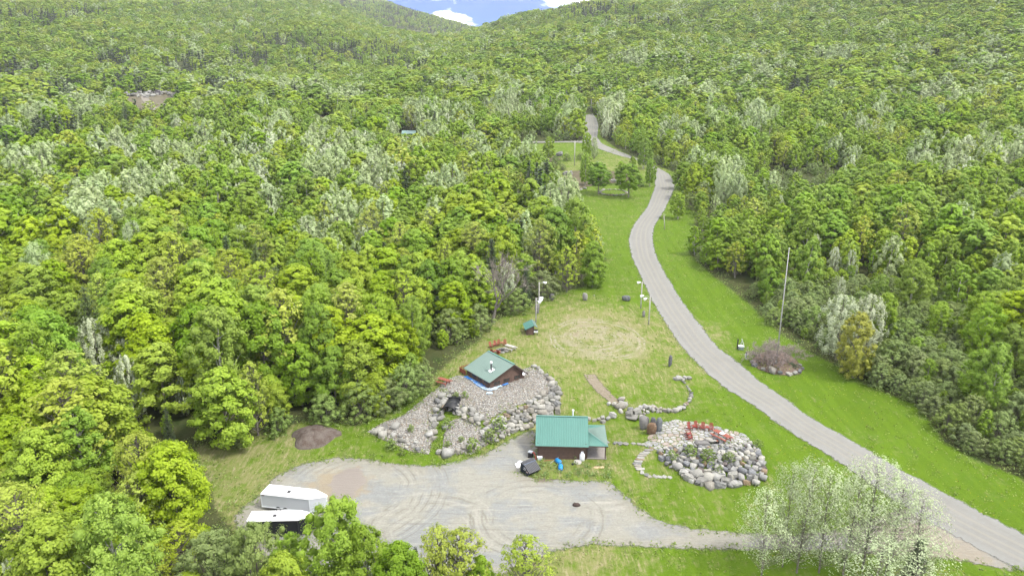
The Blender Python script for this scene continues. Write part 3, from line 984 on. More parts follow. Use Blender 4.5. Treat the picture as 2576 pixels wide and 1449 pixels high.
            T.append(np.clip(rng.normal(.5, .12) + rng.normal(0, .10, nl) + .08 * sp[:, 2], 0, 1))
            if lod < 2 and rng.random() < k['limbs'] * (1 if lod <= 0 else .5):
                zs = max(.4, z - r * q * rng.uniform(.7, 1.3) - .3)
                if kind == 'shrub': st = np.array([rng.normal(0, .5), rng.normal(0, .5), 0])
                else: st = axis_pt(zs)
                md = (st + c) / 2 + np.array([0, 0, -.12 * r * q]) + rng.normal(0, .12, 3)
                rad = {'budding': .045, 'clear': .015, 'white': .03, 'aspen': .035}.get(kind, .055)
                wood.append(tube_np([st, md, c], [rad, rad * .6, rad * .22], 3))
        C, N, S, T = np.concatenate(C), np.concatenate(N), np.concatenate(S), np.concatenate(T)
        N /= np.linalg.norm(N, axis=1)[:, None]
        m = C[:, 2] > .05
        C, N, S, T = C[m], N[m], S[m], T[m]
        Q = cards(C, N, S, rng.uniform(1.0, 1.6, len(S)), rng)
        if kind != 'shrub':
            zz = [-.6, .4, 2.2, 4.5, 7.0, 9.2]
            wood.append(tube_np([axis_pt(z) for z in zz], np.array([.21, .17, .14, .11, .065, .015]) * (.38 if kind == 'clear' else 1), 7 if lod <= 0 else 4))
        else:
            for _ in range(5 if lod <= 0 else 2):
                e = np.array([rng.normal(0, 1.6), rng.normal(0, 1.6), 7.0])
                wood.append(tube_np([np.array([rng.normal(0, .4), rng.normal(0, .4), -.3]), e * .5, e], [.13, .09, .02], 4))
    wv, wf, b = [], [], 0
    for v, f in wood:
        wv.append(v); wf.append(f + b); b += len(v)
    if puffs:
        pv = np.concatenate(puffs)
        pf = np.concatenate([PUFF_F + i * len(PUFF_V) for i in range(len(puffs))])
        pv[:, 2] = np.maximum(pv[:, 2], .05)
        pt_ = np.concatenate(ptint)
    else:
        pv, pf, pt_ = np.zeros((0, 3)), np.zeros((0, 4), int), np.zeros(0)
    return Q, T, pv, pf, pt_, np.concatenate(wv), np.concatenate(wf)


TREE_CACHE = {}


def tree_meshes(kind, var, lod, joined=False):
    key = (kind, var, lod, joined)
    if key in TREE_CACHE: return TREE_CACHE[key]
    Q, T, pv, pf, pt_, wv, wf = grow(kind, 100 * (list(LM).index(kind) + 1) + var, lod)
    q = Q.reshape(-1, 3)
    qf = np.arange(len(q)).reshape(-1, 4)
    lv, lf, lt = np.concatenate([q, pv]), np.concatenate([qf, pf + len(q)]), np.concatenate([T, pt_])
    sm = np.concatenate([np.zeros(len(qf), bool), np.ones(len(pf), bool)])
    bk = BARKS.get(kind, BK_GREY)
    if joined:
        v = np.concatenate([lv, wv])
        f = np.concatenate([lf, wf + len(lv)])
        mi = np.concatenate([np.zeros(len(lf), int), np.ones(len(wf), int)])
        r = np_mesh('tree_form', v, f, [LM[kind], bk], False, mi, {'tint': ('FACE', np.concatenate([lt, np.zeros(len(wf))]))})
        r.polygons.foreach_set('use_smooth', np.concatenate([sm, np.ones(len(wf), bool)]))
    else:
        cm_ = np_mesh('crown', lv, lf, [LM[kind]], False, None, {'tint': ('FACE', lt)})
        cm_.polygons.foreach_set('use_smooth', sm)
        r = (cm_, np_mesh('trunk', wv, wf, [bk], True))
    TREE_CACHE[key] = r
    return r


NAMES = {'maple_yellow': ('maple_tree', 'tree', 'yellow-green maple'), 'maple_green': ('maple_tree', 'tree', 'fresh green maple'),
         'birch': ('birch_tree', 'tree', 'slender green birch'), 'aspen': ('aspen_tree', 'tree', 'silvery aspen'),
         'white': ('aspen_tree', 'tree', 'whitish aspen'), 'clear': ('aspen_tree', 'tree', 'sparse pale aspen'), 'budding': ('budding_tree', 'tree', 'olive budding tree'),
         'pine': ('pine_tree', 'tree', 'blue-green pine'), 'spruce': ('spruce_tree', 'tree', 'dark spruce'),
         'shrub': ('shrub', 'shrub', 'grey-green alder'), 'round': ('maple_tree', 'tree', 'dense rounded green maple'),
         'brown': ('bronze_tree', 'tree', 'bronze-olive tree'), 'bare': ('bare_tree', 'tree', 'bare grey-branched tree'), 'pink': ('bare_shrub', 'shrub', 'bare pinkish twiggy shrub')}


def plant(kind, loc, h, wide=1.0, rz=None, label=None, group=None, lod=0, var=None, trunk=True):
    nm, cat, ds = NAMES[kind]
    var = random.randrange(3) if var is None else var
    if lod == 0 and math.hypot(loc[0], loc[1]) < 82 and kind in ('maple_yellow', 'maple_green', 'birch', 'budding', 'shrub', 'white', 'brown'): lod, var = -1, var % 2
    cm, tm = tree_meshes(kind, var, lod)
    e = empty(nm, loc, random.uniform(0, 6.28) if rz is None else rz)
    s = h / 10.0
    q = random.uniform(.86, 1.16)
    e.scale = (s * wide * q, s * wide / q, s)
    link_mesh('crown', cm, e)
    if trunk: link_mesh('trunk', tm, e)
    tag(e, label, cat, group)
    return e


def spot(px, py):
    return P1(px, py)


# trees and shrubs that the photo lets one single out: kind, base pixel, height in pixels, width factor, label
LAND = [
    ('round', 1505, 489, 82, 1.28, 'dense rounded maple on the lawn, left of the matching pair by the stone ring'),
    ('round', 1581, 497, 87, 1.28, 'dense rounded maple on the lawn, right of the matching pair near the road'),
    ('bare', 1241, 812, 190, 1.0, 'big bare grey tree at the wood edge left of the upper lawn'),
    ('birch', 1705, 551, 68, 1.25, 'small bright birch standing alone right of the gravel road bend'),
    ('spruce', 1450, 588, 72, 1.3, 'thin dark spruce at the lawn edge below the silver aspens'),
    ('aspen', 1425, 560, 120, 1.25, 'large silvery aspen at the left edge of the upper lawn'),
    ('aspen', 1395, 570, 100, 1.1, 'smaller silvery aspen left of the large one at the lawn edge'),
    ('birch', 1472, 467, 84, .9, 'slim green tree beside the rocks above the rounded maples'),
    ('birch', 1477, 395, 62, .8, 'slim green tree standing nearest the upper road fork'),
    ('aspen', 1495, 400, 55, .9, 'slim pale tree at the upper road fork'),
    ('birch', 1380, 405, 62, 1.1, 'leafy green tree beside the grey boulder in the upper meadow'),
    ('birch', 1560, 465, 60, .95, 'young green tree behind the right rounded maple'),
    ('birch', 1618, 425, 78, 1.0, 'tall green tree hiding the road below the upper bend'),
    ('birch', 1634, 470, 72, .85, 'narrow green tree just left of the gravel road bend'),
    ('birch', 1590, 445, 52, .9, 'young green tree between the rounded maple and the road'),
    ('shrub', 1398, 415, 24, 1.0, 'upper of two round grey-green bushes in the upper meadow'),
    ('shrub', 1390, 440, 32, 1.1, 'lower of two round grey-green bushes in the upper meadow'),
    ('spruce', 1327, 500, 85, 1.0, 'tall dark spruce in the woods left of the silver aspens'),
    ('spruce', 1310, 535, 70, .9, 'second dark spruce in the woods left of the silver aspens'),
    ('spruce', 1372, 520, 60, 1.0, 'dark spruce close behind the silvery aspens by the lawn'),
    ('spruce', 1281, 515, 42, 1.2, 'short dark spruce furthest left beside the aspens'),
    ('spruce', 1011, 545, 48, 1.0, 'small dark spruce alone among yellow maples in mid woods'),
    ('pine', 655, 735, 125, 1.0, 'upper of two blue-green pines in the left woods'),
    ('pine', 700, 775, 110, 1.1, 'lower of two blue-green pines in the left woods'),
    ('pine', 235, 905, 190, .95, 'broad blue-green pine near the left edge of the woods'),
    ('spruce', 1105, 835, 95, 1.4, 'dark cedar-like evergreen in the woods behind the small cabin'),
    ('spruce', 1325, 770, 105, .9, 'dark evergreen behind the light poles at the lawn edge'),
    ('pine', 325, 345, 92, .9, 'big dark pine below the distant stone wall clearing'),
    ('spruce', 272, 245, 62, 1.0, 'dark spruce left of the distant stone wall'),
    ('white', 345, 1062, 172, .75, 'whitish flowering tree in the woods far left of the yard'),
    ('white', 470, 1045, 100, .8, 'smaller whitish tree left of the gravel yard woods'),
    ('maple_yellow', 575, 1120, 200, 1.15, 'broad yellow-green maple at the grassy corner of the yard'),
    ('spruce', 430, 1130, 110, 1.0, 'dark evergreen behind the broad maple at the grassy corner'),
    ('budding', 650, 1095, 190, .8, 'thin olive tree standing right of the broad yellow-green maple'),
    ('maple_yellow', 455, 1360, 250, 1.0, 'large bright maple overhanging the left end of the yard'),
    ('maple_green', 760, 1020, 165, 1.0, 'deep green maple above the brown mulch heap'),
    ('maple_green', 845, 1030, 160, .9, 'deep green maple between the mulch heap and the gravel mound'),
    ('white', 2104, 905, 165, 1.25, 'white-blossomed tree behind the bronze bush right of the flagpole'),
    ('white', 2176, 900, 160, 1.25, 'white-blossomed tree right of the bronze bush near the flagpole'),
    ('brown', 2145, 950, 168, .95, 'bronze-olive bushy tree standing before the white-blossomed pair'),
    ('white', 2045, 660, 72, .9, 'whitish tree higher up the right woods behind the flagpole top'),
    ('white', 2095, 700, 80, .9, 'left of two whitish trees in the right woods'),
    ('white', 2135, 705, 78, .9, 'right of two whitish trees in the right woods'),
    ('white', 2110, 770, 75, .7, 'little whitish tree among grey alders right of the flagpole'),
    ('aspen', 1850, 530, 95, 1.1, 'pale silver aspen clump right of the upper road bend'),
    ('aspen', 1815, 525, 90, 1.1, 'pale silver aspen nearest the road bend on its right'),
    ('white', 1958, 545, 55, .8, 'small white aspen in the right woods above the birches'),
    ('maple_yellow', 1740, 505, 95, .9, 'yellow-green tree at the right woods edge by the road bend'),
    ('shrub', 1735, 525, 40, 1.3, 'dark grey-green bush right of the road bend above the lone birch'),
    ('shrub', 1305, 388, 14, 1.3, 'small bush at the left rim of the upper meadow'),
    ('shrub', 1372, 388, 18, 1.2, 'small bush left of the dark boulder in the upper meadow'),
    ('shrub', 1425, 405, 20, 1.2, 'bush just left of the meadow utility pole'),
    ('shrub', 1462, 402, 18, 1.3, 'bush just right of the meadow utility pole'),
    ('shrub', 1415, 428, 16, 1.3, 'low bush above the dark rock outcrop in the meadow'),
    ('shrub', 1530, 450, 22, 1.3, 'low bush on the bank between the two rounded maples'),
    ('shrub', 1605, 470, 30, 1.1, 'bush right of the right rounded maple near the road'),
    # foreground
    ('birch', 862, 1560, 305, 1.05, 'tall leafy poplar in front of the yard right of the trailers'),
    ('birch', 935, 1570, 250, .95, 'second leafy poplar in front of the yard'),
    ('spruce', 1058, 1580, 215, .5, 'thin young spruce in front of the yard bottom edge'),
    ('maple_green', 1015, 1620, 260, .75, 'pale green young tree left of the thin spruce'),
    ('budding', 1098, 1580, 268, .75, 'sparse bright yellow tree at the bottom of the yard'),
    ('budding', 1172, 1590, 262, .95, 'sparse olive tree with visible branches at the bottom of the yard'),
    ('maple_green', 1212, 1600, 205, .6, 'small green tree between the two sparse yellow trees'),
    ('budding', 1315, 1600, 258, .85, 'bright yellow-green young tree at the bottom beside the grass'),
    ('maple_yellow', 1010, 1680, 200, .8, 'low yellow-green tree at the bottom edge of the photo'),
    ('maple_yellow', 1110, 1700, 245, .7, 'yellow-green sapling at the bottom edge below the sparse trees'),
    ('shrub', 655, 1520, 205, .85, 'dark green bush in front of the black trailer'),
    ('birch', 745, 1530, 190, .8, 'olive-green tree in front of the black trailer nose'),
    ('shrub', 545, 1500, 165, .9, 'grey-green bush left of the black trailer'),
    ('maple_yellow', 740, 1640, 260, .8, 'bright yellow-green tree at the bottom below the trailers'),
    ('maple_green', 880, 1700, 235, .9, 'green tree at the bottom edge below the tall poplar'),
    ('white', 75, 1600, 205, .8, 'white-leaved sapling in the bottom left corner'),
    ('birch', 340, 1620, 385, .9, 'tall green birch rising in the lower left woods'),
    ('maple_yellow', 160, 1640, 345, .9, 'tall yellow maple rising in the lower left woods'),
    ('clear', 1968, 1425, 262, 1.0, 'leftmost pale aspen of the big clump by the yard entrance'),
    ('clear', 2004, 1440, 290, 1.1, 'second pale aspen from the left in the clump by the entrance'),
    ('clear', 1915, 1450, 225, 1.2, 'low pale aspen standing left of the big clump by the yard entrance'),
    ('clear', 2060, 1440, 262, 1.2, 'slender pale aspen in the gap left of the middle of the entrance clump'),
    ('clear', 2120, 1445, 285, 1.1, 'third pale aspen from the left in the clump by the entrance'),
    ('clear', 2170, 1430, 292, 1.2, 'fourth pale aspen from the left in the clump by the entrance'),
    ('clear', 2225, 1455, 262, 1.2, 'fifth pale aspen from the left in the clump by the entrance'),
    ('clear', 2290, 1470, 240, 1.2, 'rightmost pale aspen of the clump by the yard entrance'),
    ('clear', 2170, 1590, 245, 1.4, 'low pale aspen at the bottom edge left of the dark spruce'),
    ('clear', 2285, 1600, 245, 1.4, 'low pale aspen round the dark spruce at the bottom right'),
    ('spruce', 2268, 1560, 215, 1.3, 'dark spruce half hidden in pale aspens at the bottom right'),
    # shrubs along edges
    ('shrub', 1020, 1005, 90, 1.1, 'bright bush at the left rim of the gravel mound'),
    ('shrub', 905, 1045, 85, 1.2, 'grey-green bush above the left gravel fan'),
    ('shrub', 975, 1030, 80, 1.1, 'green bush touching the left gravel fan'),
    ('shrub', 1060, 985, 70, 1.0, 'bush at the mound rim left of the red picnic table'),
    ('shrub', 820, 1060, 70, 1.2, 'low bush just right of the brown mulch heap'),
    ('shrub', 700, 1085, 60, 1.2, 'low bush just left of the brown mulch heap'),
    ('shrub', 605, 1122, 34, 1.1, 'small tufted bush on the dry grass corner'),
    ('shrub', 1132, 855, 80, 1.1, 'bush behind the small cabin at the lawn corner'),
    ('shrub', 1200, 835, 70, 1.2, 'pale bush at the lawn corner behind the red chairs'),
    ('shrub', 1300, 785, 62, 1.3, 'bush under the big bare tree'),
    ('shrub', 1365, 748, 68, 1.2, 'bush behind the light poles'),
    ('budding', 1425, 735, 118, 1.0, 'olive tree at the lawn edge left of the standing stones'),
    ('maple_green', 1490, 722, 118, .95, 'green tree at the corner of the lawn narrows'),
]
# small plants on the mounds
SMALL = [(1124, 1075, 26), (1148, 1000, 15), (1170, 1000, 17), (1187, 1135, 34), (1230, 1110, 32), (1258, 1085, 36), (1033, 1085, 18), (985, 1130, 26), (1010, 1145, 18),
         (1692, 1158, 26), (1738, 1148, 30), (1784, 1165, 36), (1832, 1160, 24), (1905, 1125, 22), (1810, 1190, 20), (1128, 1122, 14), (1160, 1110, 14), (1420, 1150, 15), (1448, 1152, 14)]

land_pts = []
for kind, px, py, hp, wf, lb in LAND:
    b = P1(px, py)
    h = tall(b, hp)
    land_pts.append((b[0], b[1], h * .22, h))
    plant(kind, tuple(b - np.array([0, 0, .05])), h, wf, label=lb)
PLACE = ['by the culvert mouth', 'on the mound rim left of the culvert', 'on the mound above the culvert', 'at the toe of the right gravel fan',
         'at the foot of the boulder wall, left one', 'at the foot of the boulder wall, right one', 'in the middle of the left gravel fan',
         'at the lower left of the left gravel fan', 'at the toe of the left gravel fan', 'at the left end of the patio rock pile',
         'between stones left of the patio rock face', 'in the middle of the patio rock face', 'right of the middle of the patio rock face',
         'at the right rim of the patio rock pile', 'low down on the patio rock face', 'on the right gravel fan', 'high on the right gravel fan',
         'against the brown cabin wall, left one', 'against the brown cabin wall, right one']
for (px, py, hp), pl in zip(SMALL, PLACE):
    b = P1(px, py)
    plant('shrub', tuple(b), tall(b, hp), 1.1, label='small green plant ' + pl, lod=1)
for px, py, hp, wf, lb in ((1920, 912, 58, 1.25, 'left of three bare purplish twiggy shrubs in the flower bed'), (1944, 916, 70, 1.25, 'middle and tallest of three bare purplish shrubs in the flower bed'),
                           (1980, 916, 52, 1.3, 'right of three bare purplish twiggy shrubs in the flower bed')):
    b = P1(px, py)
    plant('pink', tuple(b), tall(b, hp), wf, label=lb)

# ---------------------------------------------------------------- woods: zones, kinds
FARC = PP([(305, 250), (330, 240), (380, 236), (440, 240), (456, 248), (442, 262), (405, 276), (388, 294), (364, 280), (340, 268), (312, 262)])
FARC2 = PP([(783, 300), (800, 294), (850, 298), (845, 306), (800, 309)])
HUTC = PP([(990, 350), (1005, 332), (1045, 334), (1052, 350), (1035, 362), (1000, 362)])
FARBRUSH = [(1990, 430, 95, 34), (1370, 333, 110, 20), (2060, 415, 60, 30)]
ALDER = [(2240, 850, 230, 180), (2090, 770, 130, 100), (2430, 1030, 200, 170), (1990, 430, 95, 34), (2350, 760, 120, 70), (2000, 740, 60, 60)]
SILVER = [(225, 590, 105, 60), (330, 510, 95, 40), (860, 385, 110, 40), (820, 440, 70, 45), (930, 470, 80, 50), (600, 470, 70, 35), (690, 500, 45, 30), (880, 575, 85, 40), (1120, 470, 55, 35),
          (1420, 490, 40, 60), (1060, 300, 60, 25), (1280, 270, 45, 25), (1450, 285, 30, 30), (1535, 300, 30, 30), (1835, 455, 45, 45), (2130, 400, 40, 35), (2390, 400, 110, 55), (2545, 380, 40, 40),
          (2480, 160, 70, 30), (1930, 180, 60, 22), (90, 300, 60, 25), (215, 270, 70, 25), (700, 330, 70, 25), (640, 380, 60, 30), (460, 400, 70, 40), (300, 390, 60, 40), (80, 440, 60, 35), (1900, 330, 45, 30),
          (2110, 140, 40, 18), (1680, 230, 60, 22), (1210, 400, 30, 35), (2330, 240, 50, 25), (1700, 330, 40, 25), (500, 330, 50, 25), (1170, 215, 60, 20), (880, 250, 60, 20), (1620, 150, 70, 15), (2200, 300, 50, 20)]
DARKW = [(90, 45, 100, 20), (210, 32, 70, 14), (720, 105, 130, 24), (890, 130, 130, 24), (620, 150, 80, 22), (1010, 25, 100, 24), (1480, 28, 100, 18), (50, 345, 90, 45), (160, 330, 60, 30), (1620, 60, 60, 14),
         (330, 210, 60, 24), (470, 165, 80, 24), (160, 230, 80, 30), (30, 180, 70, 28), (1330, 490, 35, 40), (2010, 215, 40, 14), (2340, 130, 40, 14), (1030, 165, 60, 16), (280, 150, 60, 18), (560, 215, 60, 16)]
GREENW = [(700, 560, 160, 55), (1900, 650, 160, 90), (1780, 560, 70, 60), (560, 610, 100, 30), (1300, 330, 120, 30), (2050, 560, 120, 60)]


def zone_kind(cx, cy, d, x, y, rng):
    """kind of tree for the woods at this place"""
    def patch(lst, soft=1.0):
        return max(math.exp(-(((cx - a) / b_) ** 2 + ((cy - c_) / e_) ** 2) ** 2) for a, c_, b_, e_ in lst)
    u = rng.random()
    nz = .5 + .5 * math.sin(x * .037 + 1.7 * math.sin(y * .021)) * math.cos(y * .031 + 1.2 * math.sin(x * .017))
    if d < 260 and cx > 1600 and patch(ALDER) > .2: return 'shrub' if u < .82 else 'birch'
    if d >= 230 and patch(FARBRUSH) > .3: return 'shrub'
    if u < .85 * patch(SILVER): return 'aspen' if rng.random() < .7 else 'white'
    if u < .85 * patch(DARKW): return 'spruce'
    if d > 1700: return 'spruce' if u < .55 else ('maple_yellow' if u < .75 else 'maple_green')
    u = rng.random()
    right = cx > 1550
    if patch(GREENW) > .4 and u < .6: return 'birch' if rng.random() < .6 else 'maple_green'
    if d < 150 and not right:
        w = [('budding', .30 + .2 * (nz > .6)), ('maple_yellow', .36), ('maple_green', .13), ('birch', .10), ('pine', .025), ('spruce', .03), ('white', .02), ('brown', .03)]
    elif d < 150:
        w = [('birch', .50), ('budding', .16), ('shrub', .14), ('maple_green', .10), ('maple_yellow', .06), ('white', .03)]
    elif d < 330 and not right:
        w = [('maple_yellow', .24), ('maple_green', .18), ('birch', .18), ('budding', .14), ('aspen', .07 + .14 * (nz > .72)), ('spruce', .03), ('brown', .02)]
    elif d < 330:
        w = [('birch', .36), ('maple_yellow', .22), ('maple_green', .18), ('budding', .10), ('aspen', .05), ('shrub', .05)]
    elif d < 700:
        w = [('birch', .28), ('maple_green', .22), ('maple_yellow', .22), ('aspen', .06 + .16 * (nz > .7)), ('budding', .07), ('spruce', .015 if right else .06)]
    else:
        w = [('maple_yellow', .34), ('maple_green', .28), ('birch', .18), ('budding', .08), ('aspen', .07), ('spruce', .02 if right else .05)]
    w = [(a, b_ * math.exp(.95 * math.sin(x * .026 + 2.1 * i_ + 1.3 * math.sin(y * .019 + i_)) * math.cos(y * .023 - 1.7 * i_ + 1.1 * math.sin(x * .015)))) for i_, (a, b_) in enumerate(w)]
    tot = sum(b_ for _, b_ in w)
    u = rng.random() * tot
    for a, b_ in w:
        u -= b_
        if u <= 0: return a
    return w[0][0]


HGT = {'maple_yellow': 12, 'maple_green': 12, 'birch': 12.5, 'aspen': 13.5, 'white': 11, 'budding': 13, 'pine': 15, 'spruce': 13, 'shrub': 4.6, 'brown': 9}


def scatter(d0, d1, s, rng):
    a = R(43)
    x1 = d1 * math.sin(a)
    nx_, ny_ = int(2 * x1 / s) + 1, int((d1 + 10) / s) + 1
    X, Y = np.meshgrid(-x1 + np.arange(nx_) * s, np.arange(ny_) * s)
    X = X + (np.arange(ny_) % 2)[:, None] * s * .5
    X, Y = X.ravel() + rng.uniform(-.42, .42, X.size) * s, Y.ravel() + rng.uniform(-.42, .42, X.size) * s
    d = np.hypot(X, Y)
    az = np.degrees(np.arctan2(X, Y))
    k = (d >= d0) & (d < d1) & (np.abs(az) < 42.5)
    k &= ~((d > 1500) & (d < 1750)) & ~((az > -3) & (d > 1330)) & ~((d > 1750) & (az > 0))
    return X[k], Y[k]


rng = np.random.default_rng(11)
fx, fy = [], []
for d0, d1, s in ((38, 100, 4.3), (100, 180, 4.7), (180, 340, 5.3), (340, 700, 6.2), (700, 1500, 7.4), (1750, 3000, 9.5)):
    a, b = scatter(d0, d1, s, rng)
    fx.append(a); fy.append(b)
brush = [len(a) for a in fx]
a, b = scatter(60, 230, 2.7, rng)
_ax, _ay, _ = project(np.stack([a, b, H(a, b) + 2], -1))
_m = np.zeros(len(a), bool)
for q0, q1, q2, q3 in ALDER: _m |= ((_ax - q0) / q2) ** 2 + ((_ay - q1) / q3) ** 2 < 1.0
_e = sdist(CLEAR, a, b)
_m |= (_e > -4.5) & (a > 20) & (_ay > 740)
_m &= (_e < -.7) & (_ax > 1600)
fx.append(a[_m]); fy.append(b[_m])
is_brush = np.zeros(sum(len(q) for q in fx), bool)
is_brush[sum(brush):] = True
fx, fy = np.concatenate(fx), np.concatenate(fy)
fd = np.hypot(fx, fy)
ok = np.ones(len(fx), bool)
nr = fd < 620
okn = sdist(CLEAR, fx[nr], fy[nr]) < np.where(fx[nr] > 20, -.6, -1.3)
for poly in (FARC, FARC2, HUTC): okn &= sdist(poly, fx[nr], fy[nr]) < -1.5
LOWZ = [PP([(315, 262), (450, 258), (440, 300), (400, 325), (335, 315)]), PP([(785, 300), (850, 300), (850, 345), (785, 345)]), PP([(990, 350), (1050, 350), (1050, 392), (1000, 396)]),
        PP([(1468, 284), (1500, 284), (1505, 268), (1470, 268)])]
lowz = np.zeros(len(fx), bool)
for poly in LOWZ: lowz[nr] |= inside(poly, fx[nr], fy[nr])
okn &= sdist(np.concatenate([SIDE_L, SIDE_R[::-1]]), fx[nr], fy[nr]) < -2.0
okn &= sdist(ROAD, fx[nr], fy[nr]) < -2.5
for lx, ly, lr, lh in land_pts: okn &= np.hypot(fx[nr] - lx, fy[nr] - ly) > min(lr, 2.6)
ok[nr] = okn
fx, fy, fd, lowz, is_brush = fx[ok], fy[ok], fd[ok], lowz[ok], is_brush[ok]
fz = H(fx, fy)
kinds, hs, ws = [], [], []
for x, y, z, d, br_ in zip(fx, fy, fz, fd, is_brush):
    cx, cy, _ = project((x, y, z + 6))
    k = zone_kind(float(cx), float(cy), d, x, y, rng)
    kinds.append(k)
    if br_: k = 'shrub'
    hh = HGT[k] * rng.uniform(.62, 1.18) * (1 + .16 * math.sin(x * .06 + 2 * math.sin(y * .045)))
    if d < 75 and cx > 1350: hh *= .5
    if 90 < d < 330 and cx > 1500: hh *= .86
    if d > 430: hh *= .88
    hs.append(hh)
    ws.append(rng.uniform(.85, 1.25) * (1.0 if k in ('spruce', 'pine') else 1.6 if d > 430 else 1.12 if d > 180 else 1.0))
kinds, hs, ws = np.array(kinds), np.array(hs), np.array(ws)
# edge trees that would hide the lawn, yard or cabins from above are kept lower
ex = np.zeros(len(fx), bool)
nr = fd < 300
ex[nr] = sdist(CLEAR, fx[nr], fy[nr]) > -4.5
hs[ex] *= .72
small_first = (ex & (rng.random(len(fx)) < np.where(fx > 20, .45, .35))) | lowz
kinds[small_first] = 'shrub'
hs[small_first] = rng.uniform(2.4, 4.2, small_first.sum())
# trees just in front of a tree of note are younger, so that it shows
for lx, ly, lr, lh in land_pts:
    ld = math.hypot(lx, ly)
    if ld > 420: continue
    ux, uy = lx / ld, ly / ld
    al = fx * ux + fy * uy
    la = np.abs(fx * uy - fy * ux)
    m_ = (al < ld - 1) & (al > ld - 15) & (la < lr + 2.0)
    hs[m_] = np.minimum(hs[m_], np.maximum(2.5, lh * .52 * np.clip(1.25 - (ld - al[m_]) / 40, .6, 1.2)))
# trees before the yard stay low enough to leave trailers and gravel in sight
_bx, _by, _ = project(np.stack([fx, fy, fz], -1))
for i in np.where((fd < 75) & (_by > 1300) & (_bx > 560) & (_bx < 1420))[0]:
    lim = _by[i] - (1345 if _bx[i] < 830 else 1370)
    hs[i] = min(hs[i], max(1.2, tall((fx[i], fy[i], fz[i]), max(lim, 12))))
px_, py_, pz_ = project(np.stack([fx, fy, fz + hs * .6], -1))
inview = (px_ > -40) & (px_ < 2616) & (py_ > -40) & (py_ < 1520) & (pz_ > 5)
# shows how large each would be in the picture
size = hs / pz_
order = np.argsort(-np.where(inview, size, 0))
N_IND_T, N_IND_S = 290 - len([1 for a in LAND if a[0] != 'shrub']), 170
ind = []
nt = ns = 0
for i in order:
    if not inview[i]: break
    if kinds[i] == 'shrub':
        if ns < N_IND_S: ind.append(i); ns += 1
    elif nt < N_IND_T: ind.append(i); nt += 1
    if nt >= N_IND_T and ns >= N_IND_S: break
ind = np.array(ind)


def zone_name(cx, cy):
    if cy > 1180 and cx < 620: return 'in the lower left corner woods'
    if cy > 1180 and cx < 1400: return 'in front of the gravel yard'
    if cx < 420: return 'in the woods by the left photo edge'
    if cx < 800 and cy > 900: return 'in the woods left of the mulch heap'
    if cx < 600: return 'in the far left woods above the yard'
    if cx < 800: return 'in the left woods around the blue-green pines'
    if cx < 1200 and cy > 850: return 'in the woods behind the gravel mound'
    if cx < 1560: return 'in the woods left of the upper lawn'
    if cx < 2010: return 'in the woods between road and flagpole'
    if cy > 1050: return 'at the lower right woods edge'
    if cx < 2330: return 'in the alder woods right of the flagpole'
    return 'in the woods by the right photo edge'


ORD = ['first', 'second', 'third', 'fourth', 'fifth', 'sixth', 'seventh', 'eighth', 'ninth', 'tenth', 'eleventh', 'twelfth', 'thirteenth', 'fourteenth', 'fifteenth',
       'sixteenth', 'seventeenth', 'eighteenth', 'nineteenth', 'twentieth']


def ordinal(i):
    if i < 20: return ORD[i]
    tens = ['', '', 'twenty', 'thirty', 'forty', 'fifty', 'sixty', 'seventy', 'eighty', 'ninety'][(i + 1) // 10]
    if (i + 1) % 10 == 0: return tens[:-1] + 'ieth'
    return tens + '-' + ORD[(i + 1) % 10 - 1]


cells = {}
for i in ind:
    cells.setdefault((kinds[i], zone_name(px_[i], py_[i])), []).append(i)
for (k, zn), ids in cells.items():
    ids.sort(key=lambda i: px_[i])
    for j, i in enumerate(ids):
        near_ = fd[i] < 110
        lb = f'{NAMES[k][2]} {zn}, {ordinal(j)} from left' if len(ids) > 1 else f'{NAMES[k][2]} {zn}, the only one'
        plant(k, (fx[i], fy[i], fz[i] - .1), hs[i], ws[i], label=lb, group=f'{NAMES[k][2]}s {zn}', lod=0 if fd[i] < 170 else 1)

# everything else is one mass of forest: points that carry tree shapes
SRC = bpy.data.collections.new('tree_source')
src_index = {}
for lod, nv in ((0, 2), (1, 2), (2, 2)):
    for k in ('maple_yellow', 'maple_green', 'birch', 'aspen', 'white', 'budding', 'pine', 'spruce', 'shrub', 'brown'):
        if lod == 2 and k in ('white', 'brown', 'pine'): continue
        for v in range(nv):
            nm = f'src_{len(src_index):03d}'
            o = bpy.data.objects.new(nm, tree_meshes(k, v, lod, True))
            SRC.objects.link(o)
            src_index[(k, lod, v)] = len(src_index)
rest = np.setdiff1d(np.arange(len(fx)), ind)
pick, scl = [], []
for i in rest:
    lod = 0 if fd[i] < 150 else (1 if fd[i] < 430 else 2)
    k = kinds[i]
    if lod == 2: k = {'white': 'aspen', 'brown': 'budding', 'pine': 'spruce'}.get(k, k)
    pick.append(src_index[(k, lod, int(rng.integers(0, 2)))])
    s = hs[i] / 10
    q = rng.uniform(.82, 1.2)
    scl.append((s * ws[i] * q, s * ws[i] / q, s))
fm = bpy.data.meshes.new('forest')
fm.from_pydata(np.stack([fx[rest], fy[rest], fz[rest] - .1], -1).tolist(), [], [])
a = fm.attributes.new('pick', 'INT', 'POINT'); a.data.foreach_set('value', np.array(pick, dtype=np.int32))
a = fm.attributes.new('turn', 'FLOAT_VECTOR', 'POINT')
a.data.foreach_set('vector', np.stack([rng.normal(0, .06, len(rest)), rng.normal(0, .06, len(rest)), rng.uniform(0, 6.28, len(rest))], -1).astype(np.float32).ravel())
a = fm.attributes.new('size', 'FLOAT_VECTOR', 'POINT'); a.data.foreach_set('vector', np.array(scl, dtype=np.float32).ravel())
forest = tag(link_mesh('forest', fm), 'mixed spring forest covering the valley sides and far hills', kind='stuff')
gt = bpy.data.node_groups.new('forest_points', 'GeometryNodeTree')
